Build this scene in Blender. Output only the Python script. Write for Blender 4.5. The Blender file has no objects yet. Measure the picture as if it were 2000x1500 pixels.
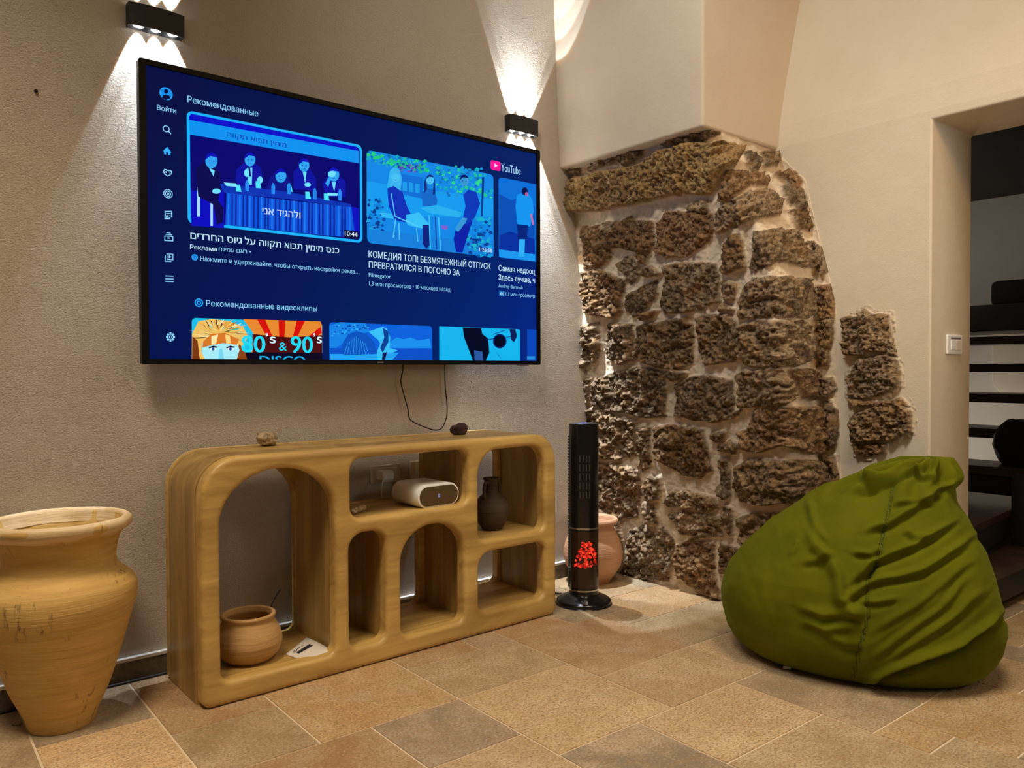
import bpy, bmesh, math, random
import numpy as np
from mathutils import Vector, Matrix
from mathutils.geometry import delaunay_2d_cdt

random.seed(7)
S = bpy.context.scene
C = S.collection

# ------------------------------------------------------------------ camera
F_PX = 1543.62                       # focal length in pixels of the 2000x1500 frame
YAW, PITCH, ROLL, HCAM = math.radians(51.253), math.radians(1.106), math.radians(-0.166), 0.9985
FW = np.array([math.cos(YAW)*math.cos(PITCH), math.sin(YAW)*math.cos(PITCH), -math.sin(PITCH)])
R0 = np.array([math.sin(YAW), -math.cos(YAW), 0.0]); U0 = np.cross(R0, FW)
RT = math.cos(ROLL)*R0 + math.sin(ROLL)*U0
UP = -math.sin(ROLL)*R0 + math.cos(ROLL)*U0
CO = np.array([0, 0, HCAM])
cam = bpy.data.cameras.new('camera'); camo = bpy.data.objects.new('camera', cam); C.objects.link(camo)
cam.sensor_width = 36; cam.lens = F_PX/2000*36; cam.clip_start = 0.05
camo.matrix_world = Matrix(((RT[0], UP[0], -FW[0], 0), (RT[1], UP[1], -FW[1], 0), (RT[2], UP[2], -FW[2], HCAM), (0, 0, 0, 1)))
S.camera = camo
S.view_settings.view_transform = 'Standard'; S.view_settings.look = 'None'
S.view_settings.exposure = 0.0; S.view_settings.gamma = 1.0; S.view_settings.use_curve_mapping = False

# ------------------------------------------------------------------ world, room lights and added fills
W = bpy.data.worlds.new('world'); S.world = W; W.use_nodes = True
bg = W.node_tree.nodes['Background']; bg.inputs[0].default_value = (1.0, 0.78, 0.54, 1); bg.inputs[1].default_value = 0.09

def area(name, loc, target, size, power, col, spread=180):
    l = bpy.data.lights.new(name, 'AREA'); l.energy = power; l.color = col; l.size = size; l.spread = math.radians(spread)
    o = bpy.data.objects.new(name, l); C.objects.link(o); o.location = loc
    o.rotation_euler = (Vector(target)-Vector(loc)).to_track_quat('-Z', 'Y').to_euler()
    return o
area('overhead_light', (1.9, 0.7, 3.4), (1.9, 0.8, 0.0), 0.9, 17.5, (1.0, 0.84, 0.63), 90)
area('overhead_light', (-0.2, 1.4, 3.4), (0.1, 1.9, 0.0), 0.7, 20, (1.0, 0.83, 0.60), 85)  # second overhead area light, added to lift the left wall, vase and floor
area('warm_lamp', (2.0, -0.9, 2.7), (2.9, 1.7, 2.0), 0.5, 6.5, (1.0, 0.56, 0.18), 110)
area('pillar_fill', (0.5, 1.25, 3.75), (3.0, 1.6, 1.6), 0.5, 14.5, (1.0, 0.97, 0.90), 92)  # added fill for the pillar and stone, standing in for sconce bounce
area('jamb_fill', (2.75, -1.3, 1.9), (3.3, 1.3, 1.4), 0.4, 4.6, (1.0, 0.97, 0.90), 90)  # unseen fill, added to brighten the door jamb

# ------------------------------------------------------------------ point helpers (where sight lines meet real surfaces)
def ray(x, y): return FW + (x-1000)/F_PX*RT - (y-750)/F_PX*UP
def onX(x, y, X): d = ray(x, y); return CO + d*(X/d[0])
def onY(x, y, Y): d = ray(x, y); return CO + d*(Y/d[1])
def onZ(x, y, Z): d = ray(x, y); return CO + d*((Z-HCAM)/d[2])
WS = 0.027; WY0 = 2.744-WS*0.7266
def wallY(x, z=0): return WY0 + WS*x + 0.053*max(0, z-1.95)
def onA(x, y, off=0.0): d = ray(x, y); return CO + d*((WY0-off)/(d[1]-WS*d[0]))
def proj(P):
    d = np.asarray(P, float)-CO; z = d @ FW
    return 1000+F_PX*(d @ RT)/z, 750-F_PX*(d @ UP)/z

# ------------------------------------------------------------------ colour / noise / material helpers
def lin(h):
    h = h.lstrip('#'); r = []
    for i in (0, 2, 4):
        c = int(h[i:i+2], 16)/255; r.append(c/12.92 if c <= 0.04045 else ((c+0.055)/1.055)**2.4)
    return tuple(r)+(1.0,)
def _h(i, j, k, s):
    n = (i.astype(np.int64)*374761393 + j.astype(np.int64)*668265263 + k.astype(np.int64)*2147483647 + s*144269) & 0xffffffff
    n = ((n ^ (n >> 13))*1274126177) & 0xffffffff
    n = ((n ^ (n >> 16))*2246822519) & 0xffffffff
    return ((n ^ (n >> 15)) & 0xffff)/65535.0
def vnoise(P, sc, s=0):
    q = np.asarray(P)*sc; f = np.floor(q); t = q-f; t = t*t*(3-2*t); i, j, k = f[..., 0], f[..., 1], f[..., 2]
    r = 0
    for a in (0, 1):
        for b in (0, 1):
            for c in (0, 1):
                w = (t[..., 0] if a else 1-t[..., 0])*(t[..., 1] if b else 1-t[..., 1])*(t[..., 2] if c else 1-t[..., 2])
                r = r+w*_h(i+a, j+b, k+c, s)
    return r*2-1
def fbm(P, sc, oct=4, s=0, g=0.5):
    r = 0; a = 1
    for o in range(oct): r = r+a*vnoise(P, sc*2**o, s+o*17); a *= g
    return r

def mat(name, col=(0.8, 0.8, 0.8, 1), rough=0.6, metal=0.0, **kw):
    m = bpy.data.materials.new(name); m.use_nodes = True; b = m.node_tree.nodes['Principled BSDF']
    b.inputs['Base Color'].default_value = col; b.inputs['Roughness'].default_value = rough; b.inputs['Metallic'].default_value = metal
    for k, v in kw.items(): b.inputs[k.replace('_', ' ')].default_value = v
    return m
class NT:
    def __init__(s, m): s.t = m.node_tree; s.b = s.t.nodes['Principled BSDF']
    def n(s, typ, **kw):
        o = s.t.nodes.new(typ)
        for k, v in kw.items():
            if hasattr(o, k): setattr(o, k, v)
            else: o.inputs[k.replace('_', ' ')].default_value = v
        return o
    def l(s, a, b): s.t.links.new(a, b)
    def coord(s, kind='Object', scale=(1, 1, 1)):
        tc = s.n('ShaderNodeTexCoord'); mp = s.n('ShaderNodeMapping'); mp.inputs['Scale'].default_value = scale
        s.l(tc.outputs[kind], mp.inputs[0]); return mp.outputs[0]
    def noise(s, vec, scale, detail=4, rough=0.55, dist=0.0):
        o = s.n('ShaderNodeTexNoise'); o.inputs['Scale'].default_value = scale; o.inputs['Detail'].default_value = detail
        o.inputs['Roughness'].default_value = rough; o.inputs['Distortion'].default_value = dist
        s.l(vec, o.inputs['Vector']); return o.outputs['Fac']
    def ramp(s, fac, stops):
        o = s.n('ShaderNodeValToRGB'); e = o.color_ramp.elements
        while len(e) < len(stops): e.new(0.5)
        for q, (p, c) in zip(e, stops): q.position = p; q.color = c if len(c) == 4 else (*c, 1)
        s.l(fac, o.inputs[0]); return o.outputs[0]
    def mix(s, fac, a, b, mode='MIX'):
        o = s.n('ShaderNodeMix', data_type='RGBA', blend_type=mode)
        if isinstance(fac, (int, float)): o.inputs[0].default_value = fac
        else: s.l(fac, o.inputs[0])
        for v, i in ((a, 6), (b, 7)):
            if isinstance(v, tuple): o.inputs[i].default_value = v
            else: s.l(v, o.inputs[i])
        return o.outputs[2]
    def math(s, op, a, b=0.5):
        o = s.n('ShaderNodeMath', operation=op)
        for v, i in ((a, 0), (b, 1)):
            if isinstance(v, (int, float)): o.inputs[i].default_value = v
            else: s.l(v, o.inputs[i])
        return o.outputs[0]
    def bump(s, hgt, strength, dist, normal=None):
        o = s.n('ShaderNodeBump'); o.inputs['Strength'].default_value = strength; o.inputs['Distance'].default_value = dist
        s.l(hgt, o.inputs['Height'])
        if normal is not None: s.l(normal, o.inputs['Normal'])
        return o.outputs[0]
    def base(s, c): s.l(c, s.b.inputs['Base Color'])
    def nrm(s, c): s.l(c, s.b.inputs['Normal'])

def plaster(name, c1, c2, grain, gd, broad=0.4):
    m = mat(name, rough=0.85); t = NT(m); v = t.coord()
    n1 = t.noise(v, 1.7, 4); n2 = t.noise(v, 9, 5)
    c = t.mix(t.ramp(n1, [(0.3, c1), (0.7, c2)]), (0, 0, 0, 1), (0, 0, 0, 1)) if 0 else t.ramp(n1, [(0.3, c1), (0.7, c2)])
    t.base(t.mix(t.math('MULTIPLY', n2, 0.25), c, (c1[0]*.8, c1[1]*.76, c1[2]*.7, 1)))
    g = t.noise(v, grain, 5, 0.65); b1 = t.bump(g, 1.0, gd)
    t.nrm(t.bump(t.noise(v, 7, 4), broad, 0.02, b1)); return m
M = {}
M['plasterA'] = plaster('rough_plaster', (0.66, 0.56, 0.45, 1), (0.74, 0.64, 0.52, 1), 170, 0.011, 0.6)
M['plasterB'] = plaster('smooth_plaster', (0.68, 0.57, 0.43, 1), (0.75, 0.65, 0.51, 1), 240, 0.0012, 0.25)
M['white'] = plaster('white_plaster', (0.72, 0.70, 0.66, 1), (0.78, 0.76, 0.72, 1), 140, 0.001, 0.2)

def wood(name, axis, dark, light, board=0.085, plankaxis=None, rough=0.42):
    m = mat(name, rough=rough); t = NT(m)
    sc = [14, 14, 14]; sc[axis] = 0.9
    v = t.coord('Object', tuple(sc)); n = t.noise(v, 1.6, 8, 0.62, 0.6)
    v2 = t.coord('Object', tuple(2.2*q/14 if i != axis else 0.5 for i, q in enumerate(sc)))
    big = t.noise(v2, 3.0, 4, 0.55, 1.2)
    c = t.ramp(n, [(0.28, dark), (0.46, tuple(0.5*(a+b) for a, b in zip(dark, light))), (0.68, light)])
    c = t.mix(t.ramp(big, [(0.42, (0, 0, 0, 1)), (0.72, (0.75, 0.75, 0.75, 1))]), c, (dark[0]*0.72, dark[1]*0.66, dark[2]*0.6, 1))
    if plankaxis is not None:
        tc = t.n('ShaderNodeTexCoord'); sp = t.n('ShaderNodeSeparateXYZ'); t.l(tc.outputs['Object'], sp.inputs[0])
        q = t.math('FLOOR', t.math('DIVIDE', sp.outputs[plankaxis], board))
        w = t.n('ShaderNodeTexWhiteNoise', noise_dimensions='1D'); t.l(q, w.inputs['W'])
        c = t.mix(t.ramp(w.outputs['Value'], [(0, (0.72, 0.70, 0.68, 1)), (1, (1.12, 1.1, 1.05, 1))]), c, c) if 0 else t.mix(1.0, c, t.ramp(w.outputs['Value'], [(0, (0.70, 0.68, 0.66, 1)), (1, (1, 1, 1, 1))]), 'MULTIPLY')
    t.base(c); t.nrm(t.bump(n, 0.25, 0.002)); return m
WD, WL = (0.42, 0.250, 0.066, 1), (0.70, 0.465, 0.150, 1)
M['wood_front'] = wood('mango_wood_front', 0, WD, WL)
M['wood_shell'] = wood('mango_wood_planks', 2, tuple(0.8*q for q in WD[:3])+(1,), tuple(0.8*q for q in WL[:3])+(1,), 0.075, 1)
M['wood_board'] = wood('mango_wood_boards', 2, tuple(0.86*q for q in WD[:3])+(1,), tuple(0.86*q for q in WL[:3])+(1,), 0.09, 1)
M['wood_shelf'] = wood('mango_wood_shelves', 0, WD, WL, 0.11, 1)
M['darkwood'] = wood('dark_stained_wood', 1, (0.018, 0.008, 0.005, 1), (0.075, 0.034, 0.02, 1), rough=0.35)

def clay(name, c1, c2, streak=True, spots=0.3, rough=0.75):
    m = mat(name, rough=rough); t = NT(m); v = t.coord('Object', (2, 2, 26)); n = t.noise(v, 2.2, 5, 0.6, 0.3)
    v2 = t.coord('Object', (1, 1, 1)); n2 = t.noise(v2, 9, 6, 0.6)
    c = t.ramp(n, [(0.3, c1), (0.7, c2)])
    c = t.mix(t.ramp(n2, [(0.52, (0, 0, 0, 1)), (0.75, (spots,)*3+(1,))]), c, (c2[0]*1.18, c2[1]*1.22, c2[2]*1.4, 1))
    if streak:
        v3 = t.coord('Object', (55, 55, 5)); n3 = t.noise(v3, 1.0, 5, 0.7)
        v4 = t.coord('Object', (1, 1, 1)); msk = t.noise(v4, 5.5, 2)
        k = t.math('MULTIPLY', t.ramp(n3, [(0.58, (0, 0, 0, 1)), (0.64, (1, 1, 1, 1))]), t.ramp(msk, [(0.48, (0, 0, 0, 1)), (0.58, (0.7,)*3+(1,))]))
        c = t.mix(k, c, (0.10, 0.055, 0.022, 1))
    t.base(c); t.nrm(t.bump(n, 0.6, 0.006)); return m
M['vase'] = clay('ochre_clay', (0.50, 0.305, 0.085, 1), (0.64, 0.41, 0.13, 1))
M['bowl'] = clay('ochre_clay_bowl', (0.43, 0.245, 0.088, 1), (0.54, 0.325, 0.13, 1), False, 0.5)
M['terra'] = clay('terracotta', (0.50, 0.25, 0.125, 1), (0.58, 0.315, 0.17, 1), False, 0.25)
M['jug'] = clay('dark_fired_clay', (0.035, 0.022, 0.014, 1), (0.09, 0.055, 0.032, 1), False, 0.7)
M['black'] = mat('black_gloss_plastic', (0.006, 0.006, 0.007, 1), 0.18)
M['blackmatte'] = mat('black_powder_coat', (0.008, 0.008, 0.009, 1), 0.55)
M['bezel'] = mat('tv_bezel_black', (0.004, 0.004, 0.005, 1), 0.4, Specular_IOR_Level=0.15)
M['cable'] = mat('black_rubber', (0.012, 0.011, 0.011, 1), 0.5)
M['chrome'] = mat('brushed_metal', (0.62, 0.60, 0.57, 1), 0.28, 1.0)
M['grey'] = mat('grey_print', (0.16, 0.15, 0.14, 1), 0.5)
M['dgrey'] = mat('dark_grey_plastic', (0.03, 0.03, 0.03, 1), 0.4)
M['whiteplastic'] = mat('white_plastic', (0.90, 0.89, 0.86, 1), 0.3)
M['creamplastic'] = mat('cream_plastic', (0.80, 0.73, 0.60, 1), 0.35)
M['paper'] = mat('paper', (0.72, 0.66, 0.58, 1), 0.7)
M['ink'] = mat('ink', (0.02, 0.02, 0.02, 1), 0.6)
M['smoke'] = mat('smoked_glass', (0.030, 0.014, 0.007, 1), 0.12)
M['fabricblack'] = mat('black_fabric', (0.008, 0.007, 0.007, 1), 0.9)
M['steel'] = mat('black_steel', (0.006, 0.006, 0.006, 1), 0.5)
def emis(name, col, strength=1.0):
    m = mat(name, (0, 0, 0, 1), 0.5); b = m.node_tree.nodes['Principled BSDF']
    b.inputs['Emission Color'].default_value = col; b.inputs['Emission Strength'].default_value = strength
    b.inputs['Specular IOR Level'].default_value = 0.06
    return m
_E = {}
def E(h):
    if h not in _E: _E[h] = emis('screen_'+h, lin(h))
    return _E[h]

def rock(name, c1, c2, c3, scale=30):
    m = mat(name, rough=0.9); t = NT(m); v = t.coord(); n = t.noise(v, scale, 7, 0.65)
    t.base(t.ramp(n, [(0.32, c1), (0.5, c2), (0.68, c3)])); t.nrm(t.bump(t.noise(v, scale*2.5, 6, 0.7), 0.9, 0.004)); return m
M['palerock'] = rock('pale_porous_stone', (0.13, 0.075, 0.035, 1), (0.42, 0.30, 0.18, 1), (0.62, 0.48, 0.31, 1), 70)
M['redrock'] = rock('dark_red_stone', (0.012, 0.006, 0.005, 1), (0.035, 0.013, 0.009, 1), (0.09, 0.03, 0.018, 1), 45)
M['base'] = rock('grey_brown_stone', (0.11, 0.085, 0.06, 1), (0.17, 0.13, 0.09, 1), (0.22, 0.17, 0.12, 1), 40)

# masonry: colour comes from the vertex colour of each stone plus fine mottling
m = mat('masonry_stone', rough=0.95); t = NT(m); v = t.coord()
at = t.n('ShaderNodeVertexColor', layer_name='Col'); n = t.noise(v, 75, 8, 0.74); n2 = t.noise(v, 14, 5, 0.6)
rough_amt = t.n('ShaderNodeVertexColor', layer_name='Col').outputs['Alpha']
c = t.mix(t.math('MULTIPLY', t.ramp(n, [(0.38, (0.95,)*3+(1,)), (0.52, (0, 0, 0, 1))]), rough_amt), at.outputs['Color'], (0.045, 0.024, 0.011, 1))
c = t.mix(t.math('MULTIPLY', t.ramp(n, [(0.55, (0, 0, 0, 1)), (0.72, (0.8,)*3+(1,))]), rough_amt), c, (0.62, 0.47, 0.30, 1))
c = t.mix(t.math('MULTIPLY', t.ramp(n2, [(0.5, (0, 0, 0, 1)), (0.68, (0.5,)*3+(1,))]), rough_amt), c, (0.33, 0.175, 0.055, 1))
t.base(c); t.nrm(t.bump(t.noise(v, 150, 7, 0.7), 0.7, 0.006)); M['masonry'] = m

# floor tiles
m = mat('travertine', rough=0.38); t = NT(m); v = t.coord()
at = t.n('ShaderNodeVertexColor', layer_name='Col')
wv = t.coord('Object', (1.0, 2.6, 1)); veins = t.noise(wv, 5.0, 8, 0.62, 1.6); fine = t.noise(t.coord('Object', (1, 1.25, 1)), 120, 8, 0.78); cloud = t.noise(v, 4.5, 6, 0.66, 0.8)
c = t.mix(t.ramp(cloud, [(0.38, (0, 0, 0, 1)), (0.66, (0.55,)*3+(1,))]), at.outputs['Color'], (0.70, 0.53, 0.33, 1))
c = t.mix(t.ramp(t.noise(v, 9, 6, 0.7), [(0.52, (0, 0, 0, 1)), (0.72, (0.6,)*3+(1,))]), c, (0.50, 0.40, 0.29, 1))
c = t.mix(t.ramp(veins, [(0.46, (0, 0, 0, 1)), (0.5, (0.5,)*3+(1,)), (0.54, (0, 0, 0, 1))]), c, (0.36, 0.22, 0.10, 1))
c = t.mix(t.ramp(fine, [(0.40, (1,)*3+(1,)), (0.50, (0, 0, 0, 1))]), c, (0.24, 0.165, 0.095, 1))
c = t.mix(t.ramp(fine, [(0.53, (0, 0, 0, 1)), (0.70, (0.5,)*3+(1,))]), c, (0.90, 0.75, 0.55, 1))
t.base(c); t.nrm(t.bump(fine, 0.25, 0.002)); M['tile'] = m
M['grout'] = mat('pale_grout', (0.66, 0.53, 0.37, 1), 0.9)

# velvet
m = mat('olive_velvet', rough=0.9); t = NT(m); v = t.coord(); n = t.noise(v, 5, 4); n2 = t.noise(v, 120, 4, 0.7)
t.base(t.ramp(n, [(0.3, (0.085, 0.092, 0.0022, 1)), (0.7, (0.120, 0.123, 0.003, 1))]))
b = t.b; b.inputs['Sheen Weight'].default_value = 0.12; b.inputs['Sheen Roughness'].default_value = 0.35; b.inputs['Sheen Tint'].default_value = (0.6, 0.75, 0.12, 1)
b.inputs['Specular IOR Level'].default_value = 0.1
t.nrm(t.bump(n2, 0.15, 0.001)); M['velvet'] = m
M['stitch'] = mat('olive_thread', (0.035, 0.05, 0.004, 1), 0.9)

# ------------------------------------------------------------------ object helpers
def link(name, me, m=None, parent=None, loc=None):
    o = bpy.data.objects.new(name, me); C.objects.link(o)
    if m is not None and not me.materials:
        for q in (m if isinstance(m, (list, tuple)) else [m]): me.materials.append(q)
    if parent: o.parent = parent
    if loc is not None: o.location = loc
    return o
def tag(o, label=None, cat=None, group=None, kind=None):
    if label: o['label'] = label
    if cat: o['category'] = cat
    if group: o['group'] = group
    if kind: o['kind'] = kind
    return o
def thing(name, label, cat, loc=(0, 0, 0), rz=0, group=None):
    o = bpy.data.objects.new(name, None); C.objects.link(o); o.location = loc; o.rotation_euler = (0, 0, rz); o.empty_display_size = 0.1
    return tag(o, label, cat, group)
def pymesh(name, vs, fs, smooth=False):
    me = bpy.data.meshes.new(name); me.from_pydata([tuple(map(float, v)) for v in vs], [], fs); me.update()
    if smooth: me.polygons.foreach_set('use_smooth', [True]*len(me.polygons))
    return me
def bm_mesh(name, bm, smooth=False):
    bmesh.ops.recalc_face_normals(bm, faces=bm.faces)
    me = bpy.data.meshes.new(name); bm.to_mesh(me); bm.free()
    if smooth: me.polygons.foreach_set('use_smooth', [True]*len(me.polygons))
    return me
def add_box(bm, x0, x1, y0, y1, z0, z1, bev=0.0, seg=2, rz=0.0, at=None):
    r = bmesh.ops.create_cube(bm, size=1.0); vs = r['verts']
    for v in vs: v.co = Vector((x0+(v.co.x+.5)*(x1-x0), y0+(v.co.y+.5)*(y1-y0), z0+(v.co.z+.5)*(z1-z0)))
    if bev > 0:
        es = list({e for v in vs for e in v.link_edges})
        r = bmesh.ops.bevel(bm, geom=es, offset=bev, segments=seg, profile=0.5, affect='EDGES'); vs = r['verts']
    return vs
def boxm(name, *a, bev=0.0, seg=2, smooth=False):
    bm = bmesh.new(); add_box(bm, *a, bev=bev, seg=seg); return bm_mesh(name, bm, smooth)
def lathe(name, prof, seg=64, sx=1.0, sy=1.0, jit=0.0, jsc=6.0):
    vs, fs = [], []; n = len(prof)
    for i in range(seg):
        a = 2*math.pi*i/seg
        for r, z in prof: vs.append((r*math.cos(a)*sx, r*math.sin(a)*sy, z))
    for i in range(seg):
        j = (i+1) % seg
        for k in range(n-1): fs.append((i*n+k, j*n+k, j*n+k+1, i*n+k+1))
    V = np.array(vs)
    if jit:
        d = fbm(V, jsc, 3, 5)*jit; rr = np.maximum(np.hypot(V[:, 0], V[:, 1]), 1e-5)
        V[:, 0] += d*V[:, 0]/rr; V[:, 1] += d*V[:, 1]/rr
    me = pymesh(name, V, fs, True)
    bm = bmesh.new(); bm.from_mesh(me); bmesh.ops.remove_doubles(bm, verts=bm.verts, dist=1e-6); bmesh.ops.recalc_face_normals(bm, faces=bm.faces); bm.to_mesh(me); bm.free(); return me
def smooth_prof(p, n=6):
    P = np.array(p, float); out = []
    for i in range(len(P)-1):
        p0 = P[max(i-1, 0)]; p1 = P[i]; p2 = P[i+1]; p3 = P[min(i+2, len(P)-1)]
        for k in range(n):
            t = k/n; out.append(0.5*((2*p1)+(-p0+p2)*t+(2*p0-5*p1+4*p2-p3)*t*t+(-p0+3*p1-3*p2+p3)*t**3))
    out.append(P[-1]); return [tuple(q) for q in out]
def tube(name, pts, r, seg=8, smooth_n=6):
    P = [Vector(q) for q in (smooth_prof(pts, smooth_n) if smooth_n else pts)]
    vs, fs = [], []; up = Vector((0.13, 0.31, 0.94)).normalized()
    for i, p in enumerate(P):
        d = (P[min(i+1, len(P)-1)]-P[max(i-1, 0)]); d = d.normalized() if d.length > 1e-9 else Vector((0, 0, 1))
        a = d.cross(up); a = a.normalized() if a.length > 1e-3 else d.cross(Vector((1, 0, 0))).normalized(); b = d.cross(a)
        for k in range(seg):
            t = 2*math.pi*k/seg; vs.append(p+(a*math.cos(t)+b*math.sin(t))*r)
    for i in range(len(P)-1):
        for k in range(seg): fs.append((i*seg+k, i*seg+(k+1) % seg, (i+1)*seg+(k+1) % seg, (i+1)*seg+k))
    fs.append(tuple(range(seg))[::-1]); fs.append(tuple((len(P)-1)*seg+k for k in range(seg)))
    return pymesh(name, vs, fs, True)
def curve_slab(name, loops, ext, bev, res=4):
    """2-D outlines (first outer, the rest holes) in the x-z plane, thickness 2*(ext+bev) centred on y=0."""
    cu = bpy.data.curves.new(name, 'CURVE'); cu.dimensions = '2D'; cu.fill_mode = 'BOTH'; cu.extrude = ext; cu.bevel_depth = bev; cu.bevel_resolution = res
    for L in loops:
        sp = cu.splines.new('POLY'); sp.points.add(len(L)-1); sp.use_cyclic_u = True
        for p, q in zip(sp.points, L): p.co = (q[0], q[1], 0, 1)
    o = bpy.data.objects.new(name, cu); C.objects.link(o); dg = bpy.context.evaluated_depsgraph_get()
    me = bpy.data.meshes.new_from_object(o.evaluated_get(dg)); bpy.data.objects.remove(o); bpy.data.curves.remove(cu)
    for v in me.vertices: x, y, z = v.co; v.co = (x, -z, y)
    bm = bmesh.new(); bm.from_mesh(me); bmesh.ops.remove_doubles(bm, verts=bm.verts, dist=1e-5); bmesh.ops.recalc_face_normals(bm, faces=bm.faces); bm.to_mesh(me); bm.free()
    me.name = name; return me
def smooth_by_angle(o, deg=35):
    me = o.data; me.polygons.foreach_set('use_smooth', [True]*len(me.polygons))
    try: me.set_sharp_from_angle(angle=math.radians(deg))
    except Exception: pass
    return o
def blob(name, r, sub, amp, sc, seed, squash=(1, 1, 1), facet=0.0):
    bm = bmesh.new(); bmesh.ops.create_icosphere(bm, subdivisions=sub, radius=1.0)
    V = np.array([v.co[:] for v in bm.verts]); d = 1+amp*fbm(V+seed, sc, 4, seed)
    if facet: d = d+facet*np.sign(vnoise(V+seed*3, sc*0.8, 3))*0.5
    V = V*d[:, None]*np.array(squash)*r; V[:, 2] -= V[:, 2].min()*0.0
    for v, q in zip(bm.verts, V): v.co = q
    zmin = V[:, 2].min()
    for v in bm.verts: v.co.z = max(v.co.z, zmin*0.75)
    zb = min(v.co.z for v in bm.verts)
    for v in bm.verts: v.co.z -= zb
    return bm_mesh(name, bm, True)
def rrect(x0, x1, z0, z1, r, n=8):
    """rounded rectangle; r is one radius or (bottom-left, bottom-right, top-right, top-left)"""
    if not isinstance(r, (tuple, list)): r = (r,)*4
    out = []
    for (cx, cz, rr, a0) in ((x0+r[0], z0+r[0], r[0], 180), (x1-r[1], z0+r[1], r[1], 270), (x1-r[2], z1-r[2], r[2], 0), (x0+r[3], z1-r[3], r[3], 90)):
        if rr <= 1e-6: out.append((cx, cz)); continue
        for k in range(n+1):
            a = math.radians(a0+90*k/n); out.append((cx+rr*math.cos(a), cz+rr*math.sin(a)))
    return out
def arch(x0, x1, z0, zs, z1, r, n=10):
    out = rrect(x0, x1, z0, z1, (r, r, 0, 0))[:2*9]; cx = (x0+x1)/2; hw = (x1-x0)/2
    for k in range(2*n+1):
        a = math.pi*k/(2*n); out.append((cx+hw*math.cos(a), zs+(z1-zs)*math.sin(a)))
    return out

# ================================================================== SETTING
XB = 3.056                             # face of the right wall
XP, YP, ZL = 2.5375, 1.9614, 1.947     # plastered upper pillar: left face, corner, underside
YD, ZD, XT = 1.3198, 1.9163, 0.3545    # doorway jamb, lintel height, wall thickness
def leanX(z): d = max(0.0, z-1.95); return XB+0.30*d*d/(d+0.15)

# --- floor: French-pattern travertine, cell 0.15 m
GX, GY, CS = 0.61, 1.955, 0.15
tiles = [(0, 2, 0, 2), (2, 5, 0, 3), (3, 5, -2, 0), (0, 3, -3, 0), (5, 7, 2, 4), (5, 8, 0, 2), (5, 8, -3, 0), (8, 11, -1, 2), (8, 11, -3, -1),
         (7, 10, -5, -3), (10, 12, -6, -3), (3, 5, -5, -2), (5, 7, -6, -3), (12, 15, -6, -3), (-2, 0, 0, 3), (0, 2, 2, 5), (11, 13, -1, 1), (11, 12, 1, 2), (12, 14, 1, 3), (11, 14, -3, -1), (8, 10, 2, 4), (10, 12, 2, 4)]
X0c, X1c, Y0c, Y1c = -14, 40, -22, 6
occ = np.zeros((X1c-X0c, Y1c-Y0c), bool); T = []
def put(a, b, c, d):
    a2, b2, c2, d2 = max(a, X0c), min(b, X1c), max(c, Y0c), min(d, Y1c)
    if occ[a2-X0c:b2-X0c, c2-Y0c:d2-Y0c].any(): return False
    occ[a2-X0c:b2-X0c, c2-Y0c:d2-Y0c] = True; T.append((a2, b2, c2, d2)); return True
for q in tiles: put(*q)
rng = random.Random(3); sizes = [(3, 3), (3, 2), (2, 3), (2, 2), (4, 3), (3, 4), (2, 1), (1, 2), (1, 1)]
for j in range(Y0c, Y1c):
    for i in range(X0c, X1c):
        if occ[i-X0c, j-Y0c]: continue
        sz = sizes[:6]; rng.shuffle(sz)
        for (w, h) in sz+sizes[6:]:
            if i+w <= X1c and j+h <= Y1c and put(i, i+w, j, j+h): break
bm = bmesh.new(); lay = bm.loops.layers.color.new('Col')
pal = [(0.72, 0.60, 0.44), (0.74, 0.585, 0.39), (0.60, 0.52, 0.39), (0.54, 0.485, 0.42), (0.64, 0.485, 0.33), (0.80, 0.67, 0.50), (0.60, 0.515, 0.41)]
fixed = {(0, 2, 0, 2): 2, (2, 5, 0, 3): 1, (3, 5, -2, 0): 3, (0, 3, -3, 0): 4, (5, 7, 2, 4): 4, (5, 8, 0, 2): 2, (5, 8, -3, 0): 0, (8, 11, -1, 2): 4, (8, 11, -3, -1): 0, (7, 10, -5, -3): 5, (5, 7, -6, -3): 3, (10, 12, -6, -3): 6}
for q in T:
    a, b, c, d = q; g = 0.0022
    col = pal[fixed.get(q, rng.randrange(len(pal)))]; k = 0.93+0.14*rng.random()
    x0, x1, y0, y1 = GX+a*CS+g, GX+b*CS-g, GY+c*CS+g, GY+d*CS-g; e = 0.0016
    top = [bm.verts.new(p) for p in ((x0+e, y0+e, 0), (x1-e, y0+e, 0), (x1-e, y1-e, 0), (x0+e, y1-e, 0))]
    low = [bm.verts.new(p) for p in ((x0, y0, -0.004), (x1, y0, -0.004), (x1, y1, -0.004), (x0, y1, -0.004))]
    fs = [bm.faces.new(top)]+[bm.faces.new((low[i], low[(i+1) % 4], top[(i+1) % 4], top[i])) for i in range(4)]
    for f in fs:
        for l in f.loops: l[lay] = (col[0]*k, col[1]*k, col[2]*k, 1)
gx0, gx1, gy0, gy1 = GX+X0c*CS, GX+X1c*CS, GY+Y0c*CS, GY+Y1c*CS
gv = add_box(bm, gx0, gx1, gy0, gy1, -0.08, -0.0025)
for f in {f for v in gv for f in v.link_faces}: f.material_index = 1
fl = link('floor', bm_mesh('floor', bm), [M['tile'], M['grout']]); tag(fl, 'travertine floor laid in mixed rectangular tiles', 'floor', kind='structure')

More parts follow.
